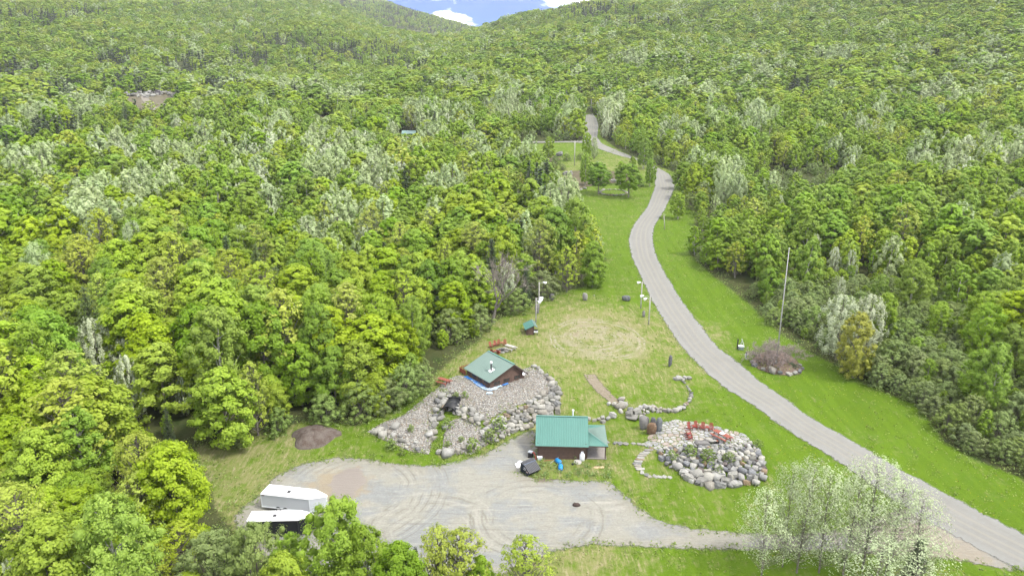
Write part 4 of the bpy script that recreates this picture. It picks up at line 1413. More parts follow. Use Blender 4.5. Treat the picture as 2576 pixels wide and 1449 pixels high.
gt.interface.new_socket('Geometry', in_out='INPUT', socket_type='NodeSocketGeometry')
gt.interface.new_socket('Geometry', in_out='OUTPUT', socket_type='NodeSocketGeometry')
gi, go = gt.nodes.new('NodeGroupInput'), gt.nodes.new('NodeGroupOutput')
iop = gt.nodes.new('GeometryNodeInstanceOnPoints')
ci = gt.nodes.new('GeometryNodeCollectionInfo')
ci.inputs['Collection'].default_value = SRC
ci.inputs['Separate Children'].default_value = True
ci.inputs['Reset Children'].default_value = True
iop.inputs['Pick Instance'].default_value = True


def named(nm, typ):
    n = gt.nodes.new('GeometryNodeInputNamedAttribute')
    n.data_type = typ
    n.inputs['Name'].default_value = nm
    return [s for s in n.outputs if s.enabled and s.name == 'Attribute'][0]


gl = gt.links.new
gl(gi.outputs[0], iop.inputs['Points'])
gl(ci.outputs[0], iop.inputs['Instance'])
gl(named('pick', 'INT'), iop.inputs['Instance Index'])
gl(named('turn', 'FLOAT_VECTOR'), iop.inputs['Rotation'])
gl(named('size', 'FLOAT_VECTOR'), iop.inputs['Scale'])
gl(iop.outputs[0], go.inputs[0])
md = forest.modifiers.new('forest_points', 'NODES')
md.node_group = gt
print('trees', nt, 'shrubs', ns, 'forest', len(rest))


# ---------------------------------------------------------------- stones
def rock_mesh(name, seed, n=2, rough=.22, square=.55, stretch=(1, 1, 1), mat=None, smooth_=True):
    rng_ = np.random.default_rng(seed)
    bm = bmesh.new()
    bmesh.ops.create_cube(bm, size=2)
    if n > 1: bmesh.ops.subdivide_edges(bm, edges=bm.edges[:], cuts=n - 1, use_grid_fill=True)
    bumps = rng_.normal(size=(7, 3))
    bumps /= np.linalg.norm(bumps, axis=1)[:, None]
    amp = rng_.uniform(-rough, rough, 7)
    for v in bm.verts:
        p = np.array(v.co)
        r_ = np.linalg.norm(p)
        s_ = p / r_
        q = p * square * .8 + s_ * (1 - square)
        k = 1 + sum(a * math.exp(-((s_ @ b_ - 1) / .5) ** 2) for a, b_ in zip(amp, bumps)) + rng_.normal(0, rough * .16)
        v.co = q * k * np.array(stretch)
    bmesh.ops.recalc_face_normals(bm, faces=bm.faces)
    me_ = bpy.data.meshes.new(name)
    bm.to_mesh(me_)
    bm.free()
    if mat: me_.materials.append(mat)
    if smooth_:
        for p in me_.polygons: p.use_smooth = True
    return me_


def stone_mat(name, stops):
    t = NT(name)
    rnd = t.n('ShaderNodeObjectInfo').outputs['Random']
    p = t.pos()
    n1, n2 = t.noise(p, 2.2, 6, .7), t.noise(p, 9.0, 4, .7)
    sv = t.n('ShaderNodeMapping', {'Vector': t.obj(), 'Scale': (.6, .6, 4.0)}).outputs[0]
    n3 = t.noise(sv, 2.0, 4, .6, 1.2)
    c = t.ramp(rnd, stops, 'CONSTANT')
    dk = t.mix(.55, c, rgba((.05, .045, .04)))
    lt = t.mix(.45, c, rgba((.60, .58, .53)))
    c = t.mix(t.math('MULTIPLY', t.sstep(n1, .52, .72), .7), c, lt)
    c = t.mix(t.math('MULTIPLY', t.sstep(n3, .50, .30), .55), c, dk)
    c = t.mix(t.math('MULTIPLY', t.sstep(n2, .56, .72), .3), c, dk)
    return t.done(t.surf(c, .9, t.bump(t.math('ADD', n1, t.math('MULTIPLY', n2, .5)), .6, .08), spec=.2))


PALE = stone_mat('stone_pale', [(0, (0.236, 0.233, 0.209)), (.22, (0.275, 0.274, 0.252)), (.40, (0.185, 0.182, 0.164)), (.58, (0.302, 0.296, 0.259)), (.70, (0.144, 0.147, 0.143)), (.80, (0.226, 0.214, 0.181)),
                                (.93, (0.182, 0.141, 0.097)), (.95, (0.328, 0.328, 0.307))])
MIXED = stone_mat('stone_mixed', [(0, (0.203, 0.205, 0.194)), (.2, (0.298, 0.295, 0.268)), (.34, (0.118, 0.118, 0.117)), (.48, (0.313, 0.303, 0.260)), (.6, (0.157, 0.164, 0.172)), (.72, (0.259, 0.254, 0.235)),
                                  (.84, (0.214, 0.158, 0.101)), (.9, (0.102, 0.087, 0.080)), (.95, (0.361, 0.361, 0.334))])
DARKS = stone_mat('stone_dark', [(0, (0.114, 0.119, 0.126)), (.35, (0.157, 0.157, 0.152)), (.6, (0.084, 0.092, 0.099)), (.8, (0.186, 0.182, 0.167))])
FLAG = stone_mat('stone_flag', [(0, (0.299, 0.297, 0.282)), (.25, (0.257, 0.253, 0.243)), (.45, (0.328, 0.327, 0.312)), (.62, (0.272, 0.231, 0.198)), (.75, (0.242, 0.246, 0.251)), (.9, (0.313, 0.283, 0.243))])
ROCKS = {m.name: [rock_mesh('stone', 40 + i, 2, .34, .50 + .09 * i, (1, 1, 1), m, i % 2 == 1) for i in range(5)] for m in (PALE, MIXED, DARKS)}


def put_stone(name, loc, size, mat, parent, rng_, squash=.78, sink=.25):
    me_ = ROCKS[mat.name][int(rng_.integers(0, 5))]
    o = bpy.data.objects.new(name, me_)
    COL.objects.link(o)
    sx = size * rng_.uniform(.8, 1.3)
    sy = size * rng_.uniform(.7, 1.05)
    sz = size * squash * rng_.uniform(.8, 1.15)
    o.scale = (sx, sy, sz)
    o.rotation_euler = (rng_.uniform(-.35, .35), rng_.uniform(-.35, .35), rng_.uniform(0, 6.28))
    o.location = (loc[0], loc[1], loc[2] + sz * (1 - 2 * sink))
    if parent: o.parent = parent
    return o


def pile(polys, n, smin, smax, mat, parent, seed, name='boulder', pack=.80, grad=None):
    """fill picture regions of a slope with stones that sit on the ground there"""
    rng_ = np.random.default_rng(seed)
    placed = []
    cand = []
    for poly in polys:
        poly = np.array(poly, float)
        lo, hi = poly.min(0), poly.max(0)
        q = rng_.uniform(lo, hi, (n * 14, 2))
        cand.append(q[inside(poly, q[:, 0], q[:, 1])])
    cand = np.concatenate(cand)
    rng_.shuffle(cand)
    pts = P(cand[:, 0], cand[:, 1])
    sizes = rng_.uniform(smin, smax, len(pts)) ** 1.0
    if grad is not None: sizes = sizes * grad(cand)
    order_ = np.argsort(-sizes[:len(sizes)])
    arr = np.zeros((0, 4))
    for i in order_:
        if len(placed) >= n: break
        if len(arr):
            dd = np.linalg.norm(arr[:, :3] - pts[i], axis=1)
            if (dd < pack * (arr[:, 3] + sizes[i])).any(): continue
        arr = np.vstack([arr, [*pts[i], sizes[i]]])
        placed.append(put_stone(name, pts[i], sizes[i], mat, parent, rng_))
    return placed


def cobble_mat():
    t = NT('cobble')
    c = t.ramp(t.attr('tint'), [(0, (0.211, 0.203, 0.186)), (.2, (0.282, 0.276, 0.252)), (.45, (0.156, 0.149, 0.138)), (.6, (0.324, 0.312, 0.282)), (.75, (0.239, 0.196, 0.149)), (.88, (0.367, 0.364, 0.341))], 'CONSTANT')
    return t.done(t.surf(c, .9, spec=.15))


COB = cobble_mat()


def cobbles(name, polys, n, smin, smax, parent, seed, mat=None):
    """loose stones far too many to count: one mesh"""
    rng_ = np.random.default_rng(seed)
    pts = []
    for poly in polys:
        lo, hi = poly[:, :2].min(0), poly[:, :2].max(0)
        q = rng_.uniform(lo, hi, (int(n * 2.2 / len(polys)), 2))
        pts.append(q[inside(poly, q[:, 0], q[:, 1])])
    pts = np.concatenate(pts)[:n * 2]
    z = H(pts[:, 0], pts[:, 1])
    m_ = len(pts)
    base = np.array([[1, 0, 0], [-1, 0, 0], [0, 1, 0], [0, -1, 0], [0, 0, 1], [0, 0, -1.]])
    fc = np.array([[0, 2, 4], [2, 1, 4], [1, 3, 4], [3, 0, 4], [2, 0, 5], [1, 2, 5], [3, 1, 5], [0, 3, 5]])
    s_ = rng_.uniform(smin, smax, (m_, 1, 1)) * rng_.uniform(.65, 1.35, (m_, 6, 1))
    th = rng_.uniform(0, 6.28, m_)
    v = base[None] * s_ * np.array([1, 1, .7])
    c_, q_ = np.cos(th)[:, None], np.sin(th)[:, None]
    v = np.stack([v[..., 0] * c_ - v[..., 1] * q_, v[..., 0] * q_ + v[..., 1] * c_, v[..., 2]], -1)
    v += np.stack([pts[:, 0], pts[:, 1], z + .04], -1)[:, None]
    f = (fc[None] + (np.arange(m_) * 6)[:, None, None]).reshape(-1, 3)
    me_ = np_mesh(name, v.reshape(-1, 3), f, [mat or COB], False, None, {'tint': ('FACE', np.repeat(rng_.random(m_), 8))})
    return tag(link_mesh(name, me_, parent), kind='stuff')


def gravel_bank_material():
    t = NT('cobble_gravel')
    p = t.pos()
    vo = t.n('ShaderNodeTexVoronoi', {'Vector': p, 'Scale': 5.5})
    g = t.n('ShaderNodeSeparateXYZ', {0: vo.outputs['Color']}).outputs[0]
    c = t.ramp(g, [(0, (0.180, 0.170, 0.149)), (.3, (0.249, 0.240, 0.213)), (.5, (0.131, 0.123, 0.110)), (.65, (0.291, 0.279, 0.248)), (.8, (0.214, 0.177, 0.132)), (.9, (0.320, 0.312, 0.284))], 'CONSTANT')
    n1, n2 = t.noise(p, .55, 5, .6), t.noise(p, 2.5, 5, .7)
    c = t.mix(t.math('MULTIPLY', t.sstep(n1, .42, .68), .55), c, rgba((0.139, 0.123, 0.093)))
    c = t.mix(t.math('MULTIPLY', t.sstep(t.math('ADD', n2, t.math('MULTIPLY', n1, .4)), .78, .90), .7), c, rgba((0.069, 0.106, 0.021)))
    sh = t.surf(c, .95, t.bump(vo.outputs['Distance'], .8, .12), spec=.15)
    return t.done(edge_cut(t, sh, p, 1.1, -.1, .25, 1.5))


FAN_L = PP([(925, 1086), (965, 1062), (1010, 1048), (1055, 1012), (1090, 985), (1128, 985), (1120, 1010), (1105, 1030), (1092, 1050), (1096, 1075), (1090, 1105), (1078, 1143), (1035, 1136), (1000, 1122), (960, 1105)])
FAN_R = PP([(1128, 1062), (1160, 1050), (1200, 1068), (1238, 1092), (1245, 1108), (1210, 1128), (1185, 1143), (1112, 1143), (1116, 1105)])
MTOP = PP([(1092, 985), (1120, 958), (1150, 944), (1200, 950), (1300, 935), (1330, 924), (1362, 935), (1388, 955), (1400, 985), (1385, 1003), (1340, 1012), (1300, 1020), (1250, 1045), (1225, 1062), (1190, 1050),
           (1160, 1034), (1130, 1018), (1110, 1008)])
mound = sheet('gravel_mound', MTOP, gravel_bank_material(), .03, .4, .8, 'stony gravel mound with boulder sides round the small cabin')
fan_l = sheet('gravel_bank', FAN_L, bpy.data.materials['cobble_gravel'], .035, .4, .8, 'left stony gravel fan below the mound')
fan_r = sheet('gravel_bank', FAN_R, bpy.data.materials['cobble_gravel'], .035, .4, .8, 'right stony gravel fan below the mound')
cobbles('cobbles', [MTOP], 4200, .06, .16, mound, 3)
cobbles('cobbles', [FAN_L], 2300, .06, .17, fan_l, 4)
cobbles('cobbles', [FAN_R], 1700, .06, .16, fan_r, 5)

rw = np.random.default_rng(21)
wall = tag(empty('boulder_wall'), 'curved dry stacked boulder wall under the gravel mound', 'wall')
pile([[(1212, 1092), (1250, 1052), (1300, 1028), (1340, 1010), (1382, 985), (1400, 972), (1408, 1036), (1346, 1070), (1290, 1090), (1248, 1110), (1216, 1112)]], 250, .25, .52, PALE, wall, 31, pack=.74,
     grad=lambda q: np.where(q[:, 0] > 1330, 1.15, .85))
pile([[(1385, 952), (1402, 972), (1404, 990), (1386, 972), (1378, 950), (1345, 928), (1330, 922), (1350, 925)]], 34, .24, .46, PALE, wall, 32)
pile([[(1130, 1024), (1160, 1022), (1200, 1038), (1232, 1062), (1218, 1074), (1180, 1058), (1146, 1044)]], 40, .27, .48, PALE, wall, 33)
pile([[(1094, 1042), (1100, 1008), (1128, 984), (1150, 990), (1130, 1006), (1118, 1016), (1116, 1040), (1098, 1075), (1086, 1120), (1074, 1104), (1084, 1060)]], 52, .24, .50, PALE, wall, 34)
for px, py, s in ((947, 1090, .62), (960, 1098, .66), (966, 1077, .5), (992, 1077, .5), (976, 1088, .34), (990, 1095, .36), (1006, 1100, .3), (1012, 1112, .4), (1040, 1125, .38), (1050, 1134, .36), (1046, 1115, .3),
                  (1022, 1128, .3), (1030, 1120, .28), (1080, 1096, .45), (1118, 1078, .42), (1122, 1096, .3), (1105, 1140, .55), (1126, 1141, .75), (1150, 1139, .5), (1168, 1130, .4), (1216, 1118, .35), (1240, 1110, .3)):
    put_stone('boulder', P1(px, py), s, PALE, fan_l if px < 1100 else fan_r, rw)

# black culvert mouth in the wall
c0 = P1(1129, 1040)
cul = tag(empty('culvert_pipe', tuple(c0), R(-12)), 'black arched culvert mouth between boulders of the gravel mound', 'culvert')
BLACKP = plain('black_plastic', (.012, .013, .015), .5)
m = MB()
for k in range(13):
    a0 = math.pi * k / 12
    for (rr, yy) in ((.98, -.3), (.98, 3.5), (.86, 3.5), (.86, -.3)):
        m.v.append((math.cos(a0) * rr * 1.15, yy, .25 + math.sin(a0) * rr))
for k in range(12):
    b_ = k * 4
    for j in range(4):
        m.f.append((b_ + j, b_ + (j + 1) % 4, b_ + 4 + (j + 1) % 4, b_ + 4 + j))
m.build('arch', BLACKP, cul, True)
MB().box((0, 2.6, .55), (2.0, .1, 1.5)).build('back_wall', BLACKP, cul)
MB().box((0, .6, .12), (1.3, .5, .18)).box((-.5, .6, .35), (.12, .4, .4)).build('grate', plain('rust_dark', (.05, .05, .05), .6), cul)

# patio
PATIO = PP([(1663, 1067), (1680, 1061), (1717, 1060), (1763, 1069), (1794, 1076), (1830, 1084), (1863, 1093), (1885, 1110), (1860, 1114), (1840, 1118), (1790, 1120), (1732, 1121), (1671, 1127),
            (1627, 1122), (1634, 1106), (1655, 1092)])


def mortar():
    t = NT('patio_joint')
    p = t.pos()
    n = t.noise(p, 3.5, 5, .7)
    c = t.mix(t.sstep(n, .42, .6), rgba((.17, .15, .11)), rgba((.095, .14, .025)))
    return t.done(edge_cut(t, t.surf(c, .95, spec=.1), p, .4, -.2, .1))


patio = sheet('patio', PATIO, mortar(), .03, .35, .3, 'irregular flagstone patio with red chairs above the rock pile')


def flagstones(poly, n, parent, seed, gap=.055, th=.07):
    rng_ = np.random.default_rng(seed)
    lo, hi = poly[:, :2].min(0), poly[:, :2].max(0)
    q = rng_.uniform(lo, hi, (6000, 2))
    q = q[sdist(poly, q[:, 0], q[:, 1]) > .15]
    rmin = .5 * math.sqrt((hi - lo).prod() / n)
    pts = []
    for c in q:
        if len(pts) >= n: break
        if all((c[0] - a[0]) ** 2 + (c[1] - a[1]) ** 2 > (rmin * rng_.uniform(.75, 1.15)) ** 2 * 1.6 for a in pts): pts.append(c)
    pts = np.array(pts)
    for i, c in enumerate(pts):
        cell = [c + np.array([math.cos(a), math.sin(a)]) * rmin * 1.9 for a in np.linspace(0, 2 * math.pi, 10, endpoint=False)]
        for j, o_ in enumerate(pts):
            if i == j or np.hypot(*(o_ - c)) > rmin * 4: continue
            nrm = (o_ - c) / np.linalg.norm(o_ - c)
            lim = np.linalg.norm(o_ - c) / 2 - gap
            out = []
            for k in range(len(cell)):
                a, b_ = cell[k], cell[(k + 1) % len(cell)]
                da, db = (a - c) @ nrm - lim, (b_ - c) @ nrm - lim
                if da <= 0: out.append(a)
                if da * db < 0: out.append(a + (b_ - a) * da / (da - db))
            cell = out
            if len(cell) < 3: break
        if len(cell) < 3: continue
        cell = np.array(cell)
        cc = cell.mean(0)
        # worn corners
        rc = []
        for k in range(len(cell)):
            a, b_, d_ = cell[k - 1], cell[k], cell[(k + 1) % len(cell)]
            if np.linalg.norm(b_ - a) < .05: continue
            rc += [b_ + (a - b_) * .22, b_ + (d_ - b_) * .22]
        rc = np.array(rc)
        zc = float(H(cc[0], cc[1]))
        gxy = [(float(H(cc[0] + .2, cc[1])) - float(H(cc[0] - .2, cc[1]))) / .4, (float(H(cc[0], cc[1] + .2)) - float(H(cc[0], cc[1] - .2))) / .4]
        lift = th + rng_.uniform(-.02, .02)
        n_ = len(rc)
        zz = (rc - cc) @ np.array(gxy)
        top = [(x - cc[0], y - cc[1], z + lift) for (x, y), z in zip(rc, zz)]
        bot = [((x - cc[0]) * 1.03, (y - cc[1]) * 1.03, z - .06) for (x, y), z in zip(rc, zz)]
        me_ = bpy.data.meshes.new('flagstone')
        me_.from_pydata(top + bot, [], [tuple(range(n_))] + [(k, n_ + k, n_ + (k + 1) % n_, (k + 1) % n_) for k in range(n_)])
        me_.materials.append(FLAG)
        o = link_mesh('flagstone', me_, parent, (cc[0], cc[1], zc))


flagstones(PATIO, 125, patio, 8)
rock = tag(empty('rock_pile'), 'tall sloping rock pile of mixed boulders in front of the patio', 'rockery')
FACE = [(1655, 1140), (1672, 1128), (1735, 1122), (1840, 1119), (1888, 1112), (1912, 1130), (1925, 1165), (1930, 1195), (1900, 1218), (1850, 1226), (1785, 1224), (1735, 1212), (1695, 1180), (1662, 1160)]
pile([[(1700, 1182), (1740, 1196), (1850, 1198), (1850, 1224), (1785, 1224), (1735, 1210)]], 12, .46, .66, PALE, rock, 41, pack=.72)
pile([FACE], 285, .19, .40, MIXED, rock, 42, pack=.74, grad=lambda q: np.clip(.62 + (q[:, 1] - 1120) / 110, .6, 1.25))
# stepping stones
STEPS = [(1527, 1112), (1546, 1114), (1560, 1114), (1576, 1116), (1594, 1116), (1608, 1117), (1619, 1118), (1629, 1118), (1641, 1118), (1639, 1126), (1633, 1132), (1627, 1137), (1621, 1141), (1616, 1146), (1612, 1151),
         (1608, 1156), (1605, 1161), (1604, 1166), (1603, 1171), (1605, 1176), (1610, 1181), (1617, 1188), (1626, 1194), (1636, 1198), (1648, 1199), (1660, 1200), (1672, 1200), (1684, 1201)]
sp = tag(empty('stepping_stone_path'), None, None, None, 'structure')
sp['label'] = 'curved line of flat stepping stones from the porch round to the patio'
rs = np.random.default_rng(51)
for i, (px, py) in enumerate(STEPS):
    b = P1(px, py)
    o = put_stone('stepping_stone', b, .36, PALE, sp, rs, .22, .3)
    o.rotation_euler[0] = o.rotation_euler[1] = 0
    if 9 < i < 21: o.scale[0], o.scale[1] = .58, .24; o.rotation_euler[2] = rs.uniform(-.25, .25)

# long low wall curving over the lawn
low = tag(empty('stone_wall'), 'low field stone wall curving across the upper lawn behind the patio', 'wall')
for px, py, s in ((1481, 1056, .42), (1494, 1058, .40), (1506, 1057, .42), (1516, 1053, .45), (1516, 1062, .40), (1530, 1055, .42), (1545, 1048, .75), (1560, 1036, .5), (1558, 1027, .9), (1532, 1018, .45), (1546, 1020, .6),
                  (1565, 1021, .7), (1580, 1048, .85), (1600, 1040, .95), (1586, 1036, .7), (1612, 1054, .55), (1562, 1008, .5), (1622, 1034, .38), (1622, 1042, .36), (1636, 1037, .42), (1640, 1028, .5), (1652, 1035, .45), (1652, 1027, .55),
                  (1628, 1027, .55), (1612, 1028, .5), (1664, 1030, .36), (1666, 1036, .34), (1676, 1030, .36), (1672, 1037, .3), (1688, 1034, .5), (1700, 1036, .5), (1709, 1035, .45), (1722, 1036, .52), (1735, 1032, .55), (1744, 1028, .5),
                  (1752, 1022, .42), (1760, 1017, .42), (1765, 1011, .42), (1769, 1005, .40), (1772, 998, .38), (1771, 990, .36), (1768, 984, .30), (1764, 978, .28), (1760, 972, .27), (1753, 964, .26), (1747, 960, .30), (1742, 955, .36),
                  (1733, 953, .55), (1752, 953, .62), (1762, 953, .5), (1724, 954, .4)):
    # pixel list was read in a slightly larger frame: bring the curve to the lawn
    qx = px if px < 1610 else 1610 + (px - 1610) * .79
    put_stone('boulder', P1(qx, py), s * .74, PALE, low, rs, .8, .2)
slab_ = put_stone('slab_stone', P1(1592, 1052), .9, PALE, low, rs, .3, .2)

STM = {k: stone_mat('standing_' + k, [(0, c), (.5, tuple(x * 1.15 for x in c))]) for k, c in {'grey': (0.144, 0.140, 0.133), 'pale': (0.238, 0.230, 0.209), 'dark': (0.094, 0.097, 0.101), 'brown': (0.144, 0.090, 0.054), 'blue': (0.115, 0.126, 0.130)}.items()}


def standing(px, py, hpx, wm, dm, mat, label, seed, tilt=0, rz=0, group=None):
    b = P1(px, py)
    h = tall(b, hpx)
    me_ = rock_mesh('standing_stone', seed, 4, .26, .30, (wm / 2.4, dm / 2.4, h / 2.0), STM[mat])
    o = link_mesh('standing_stone', me_, None, (b[0], b[1], b[2] + h * .42))
    o.rotation_euler = (0, tilt, rz)
    return tag(o, label, 'standing stone', group)


SG = 'standing stones round the upper lawn'
standing(1388, 755, 17, 1.3, .9, 'grey', 'blocky dark standing stone at the far left of the upper lawn', 1, group=SG)
standing(1472, 756, 20, 1.25, .8, 'pale', 'pale pointed standing stone in the middle far end of the lawn', 2, group=SG)
standing(1572, 756, 14, 1.9, 1.2, 'blue', 'squat bluish boulder at the far right of the upper lawn', 3, group=SG)
standing(1351, 788, 25, 1.0, .8, 'grey', 'grey standing stone behind the front left light pole', 4, group=SG)
standing(1619, 797, 17, .65, .5, 'grey', 'small grey standing stone between the two right light poles', 5, group=SG)
standing(1686, 922, 33, .72, .6, 'dark', 'tall dark pillar stone nearest the road on the lawn', 6, .04, group=SG)
CG = 'upright boulders beside the patio'
standing(1638, 1090, 33, 1.75, 1.1, 'brown', 'rounded brown boulder in front of the upright cluster by the patio', 11, group=CG)
standing(1620, 1078, 32, 1.35, .9, 'grey', 'striped grey boulder left in the upright cluster by the patio', 12, -.12, group=CG)
standing(1657, 1084, 38, 1.1, .8, 'blue', 'tall bluish boulder right in the upright cluster by the patio', 13, .12, group=CG)
standing(1643, 1076, 30, 1.0, .7, 'dark', 'dark jagged boulder at the back of the upright cluster', 14, .1, group=CG)
standing(1628, 1066, 20, .75, .6, 'grey', 'small pale boulder at the rear left of the upright cluster', 15, group=CG)


# ---------------------------------------------------------------- materials of built things
def metal_roof(name, ca, rough=.45):
    t = NT(name)
    p = t.obj()
    n = t.noise(p, .8, 5, .6)
    c = t.mix(n, rgba(tuple(x * .88 for x in ca)), rgba(tuple(min(1, x * 1.12) for x in ca)))
    c = t.mix(t.math('MULTIPLY', t.sstep(t.noise(p, 6., 4, .7), .6, .8), .25), c, rgba(tuple(min(1, x * 1.4 + .03) for x in ca)))
    return t.done(t.surf(c, rough, None, 0, .4))


ROOF_G = metal_roof('green_metal', (.072, .190, .158))
ROOF_FADED_LIT = metal_roof('faded_lit_green_metal', (.135, .200, .172))  # mound cabin's faded green, reused as painted light on right-facing slopes
TRIM = plain('brown_trim', (.066, .042, .032), .7)
SIDING = plain('brown_siding', (.100, .062, .046), .75, .2, 2.0)
SIDING2 = plain('brown_siding_dark', (.075, .046, .035), .75, .2, 2.0)
DECK = plain('grey_deck', (.27, .245, .225), .85, .15, 4.0)
WOODR = plain('red_stained_wood', (.20, .034, .024), .6, .18, 4.0)
WOODF = plain('faded_red_wood', (.23, .066, .044), .7, .18, 4.0)
WOODG = plain('weathered_wood', (.36, .345, .32), .8, .15, 5.0)
WHITE = plain('white_paint', (.74, .75, .76), .45, .04, .6)
WHITE2 = plain('white_panel', (.60, .63, .65), .4, .04, .5)
BLACK = plain('black_panel', (.012, .014, .020), .35, .1)
NAVY = plain('dark_blue_steel', (.012, .020, .034), .5, .2)
STEEL = plain('pale_steel', (.36, .355, .345), .5, .08, 2.0, .2)
DARK = plain('dark_metal', (.03, .03, .032), .5)
BLUE = plain('blue_plastic', (.020, .22, .52), .4, .1)
TARPB = plain('blue_tarp', (.05, .22, .60), .5, .25, 2.0)
TARPW = plain('pale_tarp', (.42, .55, .66), .6, .25, 3.0)
CONC = plain('concrete', (.40, .385, .36), .9, .12, 2.0)
TEAL = plain('teal_boards', (.010, .060, .070), .7, .15)
TYRE = plain('tyre_rubber', (.015, .015, .015), .9)
TAN = plain('tan_rock', (.44, .33, .20), .9, .15, 2.0, bump=.5)


def glass_mat():
    t = NT('window_glass')
    return t.done(t.surf(t.mix(t.noise(t.obj(), 1.2, 2), rgba((.02, .022, .022)), rgba((.06, .058, .05))), .08, spec=.6))


GLASS = glass_mat()


def roof_panel(name, quad, mat, parent, pitch_=.30, th=.07, rib=.035):
    """metal roof plane: quad = eave a, eave b, ridge b, ridge a; ribs run from eave to ridge"""
    q = [Vector(p) for p in quad]
    pl = MB().slab(quad, th).build(name, mat, parent)
    nrm = (q[1] - q[0]).cross(q[3] - q[0]).normalized()
    if nrm.z < 0: nrm = -nrm
    n = max(2, int((q[1] - q[0]).length / pitch_))
    m_ = MB()
    for i in range(n + 1):
        a = q[0].lerp(q[1], i / n)
        b_ = q[3].lerp(q[2], i / n)
        if (b_ - a).length < .1: continue
        d = (b_ - a).normalized()
        s = d.cross(nrm) * .028
        o = nrm * rib
        m_.add([a - s, a + s, b_ + s, b_ - s, a - s * .5 + o, a + s * .5 + o, b_ + s * .5 + o, b_ - s * .5 + o], [(4, 5, 6, 7), (0, 4, 7, 3), (1, 2, 6, 5), (0, 1, 5, 4), (3, 7, 6, 2)])
    r_ = m_.build('ribs', mat, pl)
    r_['kind'] = 'stuff'
    return pl


def plank_wall(parent, a, b_, z0, ztop, mat, out, ph=.2, name='siding'):
    """boards stacked on the wall from a to b (2-D); ztop(u) gives the height of the wall at share u; out = outward normal"""
    a, b_ = np.array(a, float), np.array(b_, float)
    m_ = MB()
    z = z0
    us = np.linspace(0, 1, 61)
    zt = np.array([ztop(u) for u in us])
    ln = np.linalg.norm(b_ - a)
    while z < zt.max() - .05:
        k = us[zt >= min(z + ph * .9, zt.max() - .01)]
        if len(k):
            p0, p1 = a + (b_ - a) * k[0], a + (b_ - a) * k[-1]
            o0, o1 = np.array(out) * .012, np.array(out) * .042
            q = [(*(p0 + o0), z + ph - .02), (*(p1 + o0), z + ph - .02), (*(p1 + o1), z + .01), (*(p0 + o1), z + .01)]
            e = [(*p0, z + ph - .02), (*p1, z + ph - .02), (*p1, z + .01), (*p0, z + .01)]
            m_.add(q + e, [(0, 1, 2, 3), (0, 4, 5, 1), (3, 2, 6, 7), (0, 3, 7, 4), (1, 5, 6, 2)])
        z += ph
    o = m_.build(name, mat, parent)
    o['kind'] = 'stuff'
    return o


def window(parent, c, w, h, rz, name='window', frame=None):
    f = MB()
    for (x, z, sx, sz) in ((0, h / 2, w + .1, .07), (0, -h / 2, w + .14, .08), (-w / 2, 0, .07, h), (w / 2, 0, .07, h), (0, 0, .05, h)):
        f.box((x, 0, z), (sx, .09, sz))
    o = f.build(name, frame or TRIM, parent)
    o.location = c
    o.rotation_euler = (0, 0, rz)
    MB().box((0, .01, 0), (w - .02, .03, h - .02)).build('pane', GLASS, o)
    return o


# ---------------------------------------------------------------- lower cabin with porch
A, B = P1(1353, 1153), P1(1473, 1155)
A[2] = B[2] = 0.0
W = float(np.linalg.norm((B - A)[:2]))
rz = math.atan2(B[1] - A[1], B[0] - A[0])
D, HW, HR = 6.1, 2.42, 4.62
cb = tag(empty('cabin', tuple(A), rz), 'brown cabin with bright green metal roof and small side porch by the yard', 'cabin')
MB().add([(0, 0, -.2), (W, 0, -.2), (W, D, -.2), (0, D, -.2), (0, 0, HW), (W, 0, HW), (W, D, HW), (0, D, HW), (0, D / 2, HR - .1), (W, D / 2, HR - .1)],
         [(0, 1, 5, 4), (2, 3, 7, 6), (1, 2, 6, 9, 5), (3, 0, 4, 8, 7), (4, 5, 9, 8), (6, 7, 8, 9), (0, 3, 2, 1)]).build('wall', SIDING2, cb)
plank_wall(cb, (0, 0), (W, 0), 0, lambda u: HW, SIDING, (0, -1))
gab = lambda u: HW + (HR - HW - .15) * (1 - abs(2 * u - 1))
plank_wall(cb, (0, D), (0, 0), 0, gab, SIDING, (-1, 0))
plank_wall(cb, (W, 0), (W, D), 0, gab, SIDING, (1, 0))
m = MB()
for x in (0, W): m.box((x, -.03, HW / 2), (.14, .1, HW))
m.box((W * .77, -.045, HW / 2 - .1), (.05, .03, HW - .3))
m.build('corner_board', TRIM, cb)
sl = (HR - HW) / (D / 2)
ov = .38
roof_panel('roof', [(-.3, -ov, HW - sl * ov), (W + .3, -ov, HW - sl * ov), (W + .3, D / 2, HR), (-.3, D / 2, HR)], ROOF_G, cb)
roof_panel('roof', [(W + .3, D + ov, HW - sl * ov), (-.3, D + ov, HW - sl * ov), (-.3, D / 2, HR), (W + .3, D / 2, HR)], ROOF_G, cb)
MB().bar((-.32, D / 2, HR + .03), (W + .32, D / 2, HR + .03), .26, .05).build('ridge_cap', ROOF_G, cb)
m = MB()
for x in (-.3, W + .3):
    m.bar((x, -ov, HW - sl * ov - .12), (x, D / 2, HR - .12), .04, .16).bar((x, D + ov, HW - sl * ov - .12), (x, D / 2, HR - .12), .04, .16)
m.bar((-.3, -ov, HW - sl * ov - .12), (W + .3, -ov, HW - sl * ov - .12), .04, .14)
m.build('fascia', TRIM, cb)
MB().tube([(W * .74, D / 2 + .9, 3.8), (W * .74, D / 2 + .9, 5.0)], [.09, .09], 10).tube([(W * .74, D / 2 + .9, 5.0), (W * .74, D / 2 + .9, 5.16)], [.14, .14], 10).build('vent_pipe', WHITE, cb)
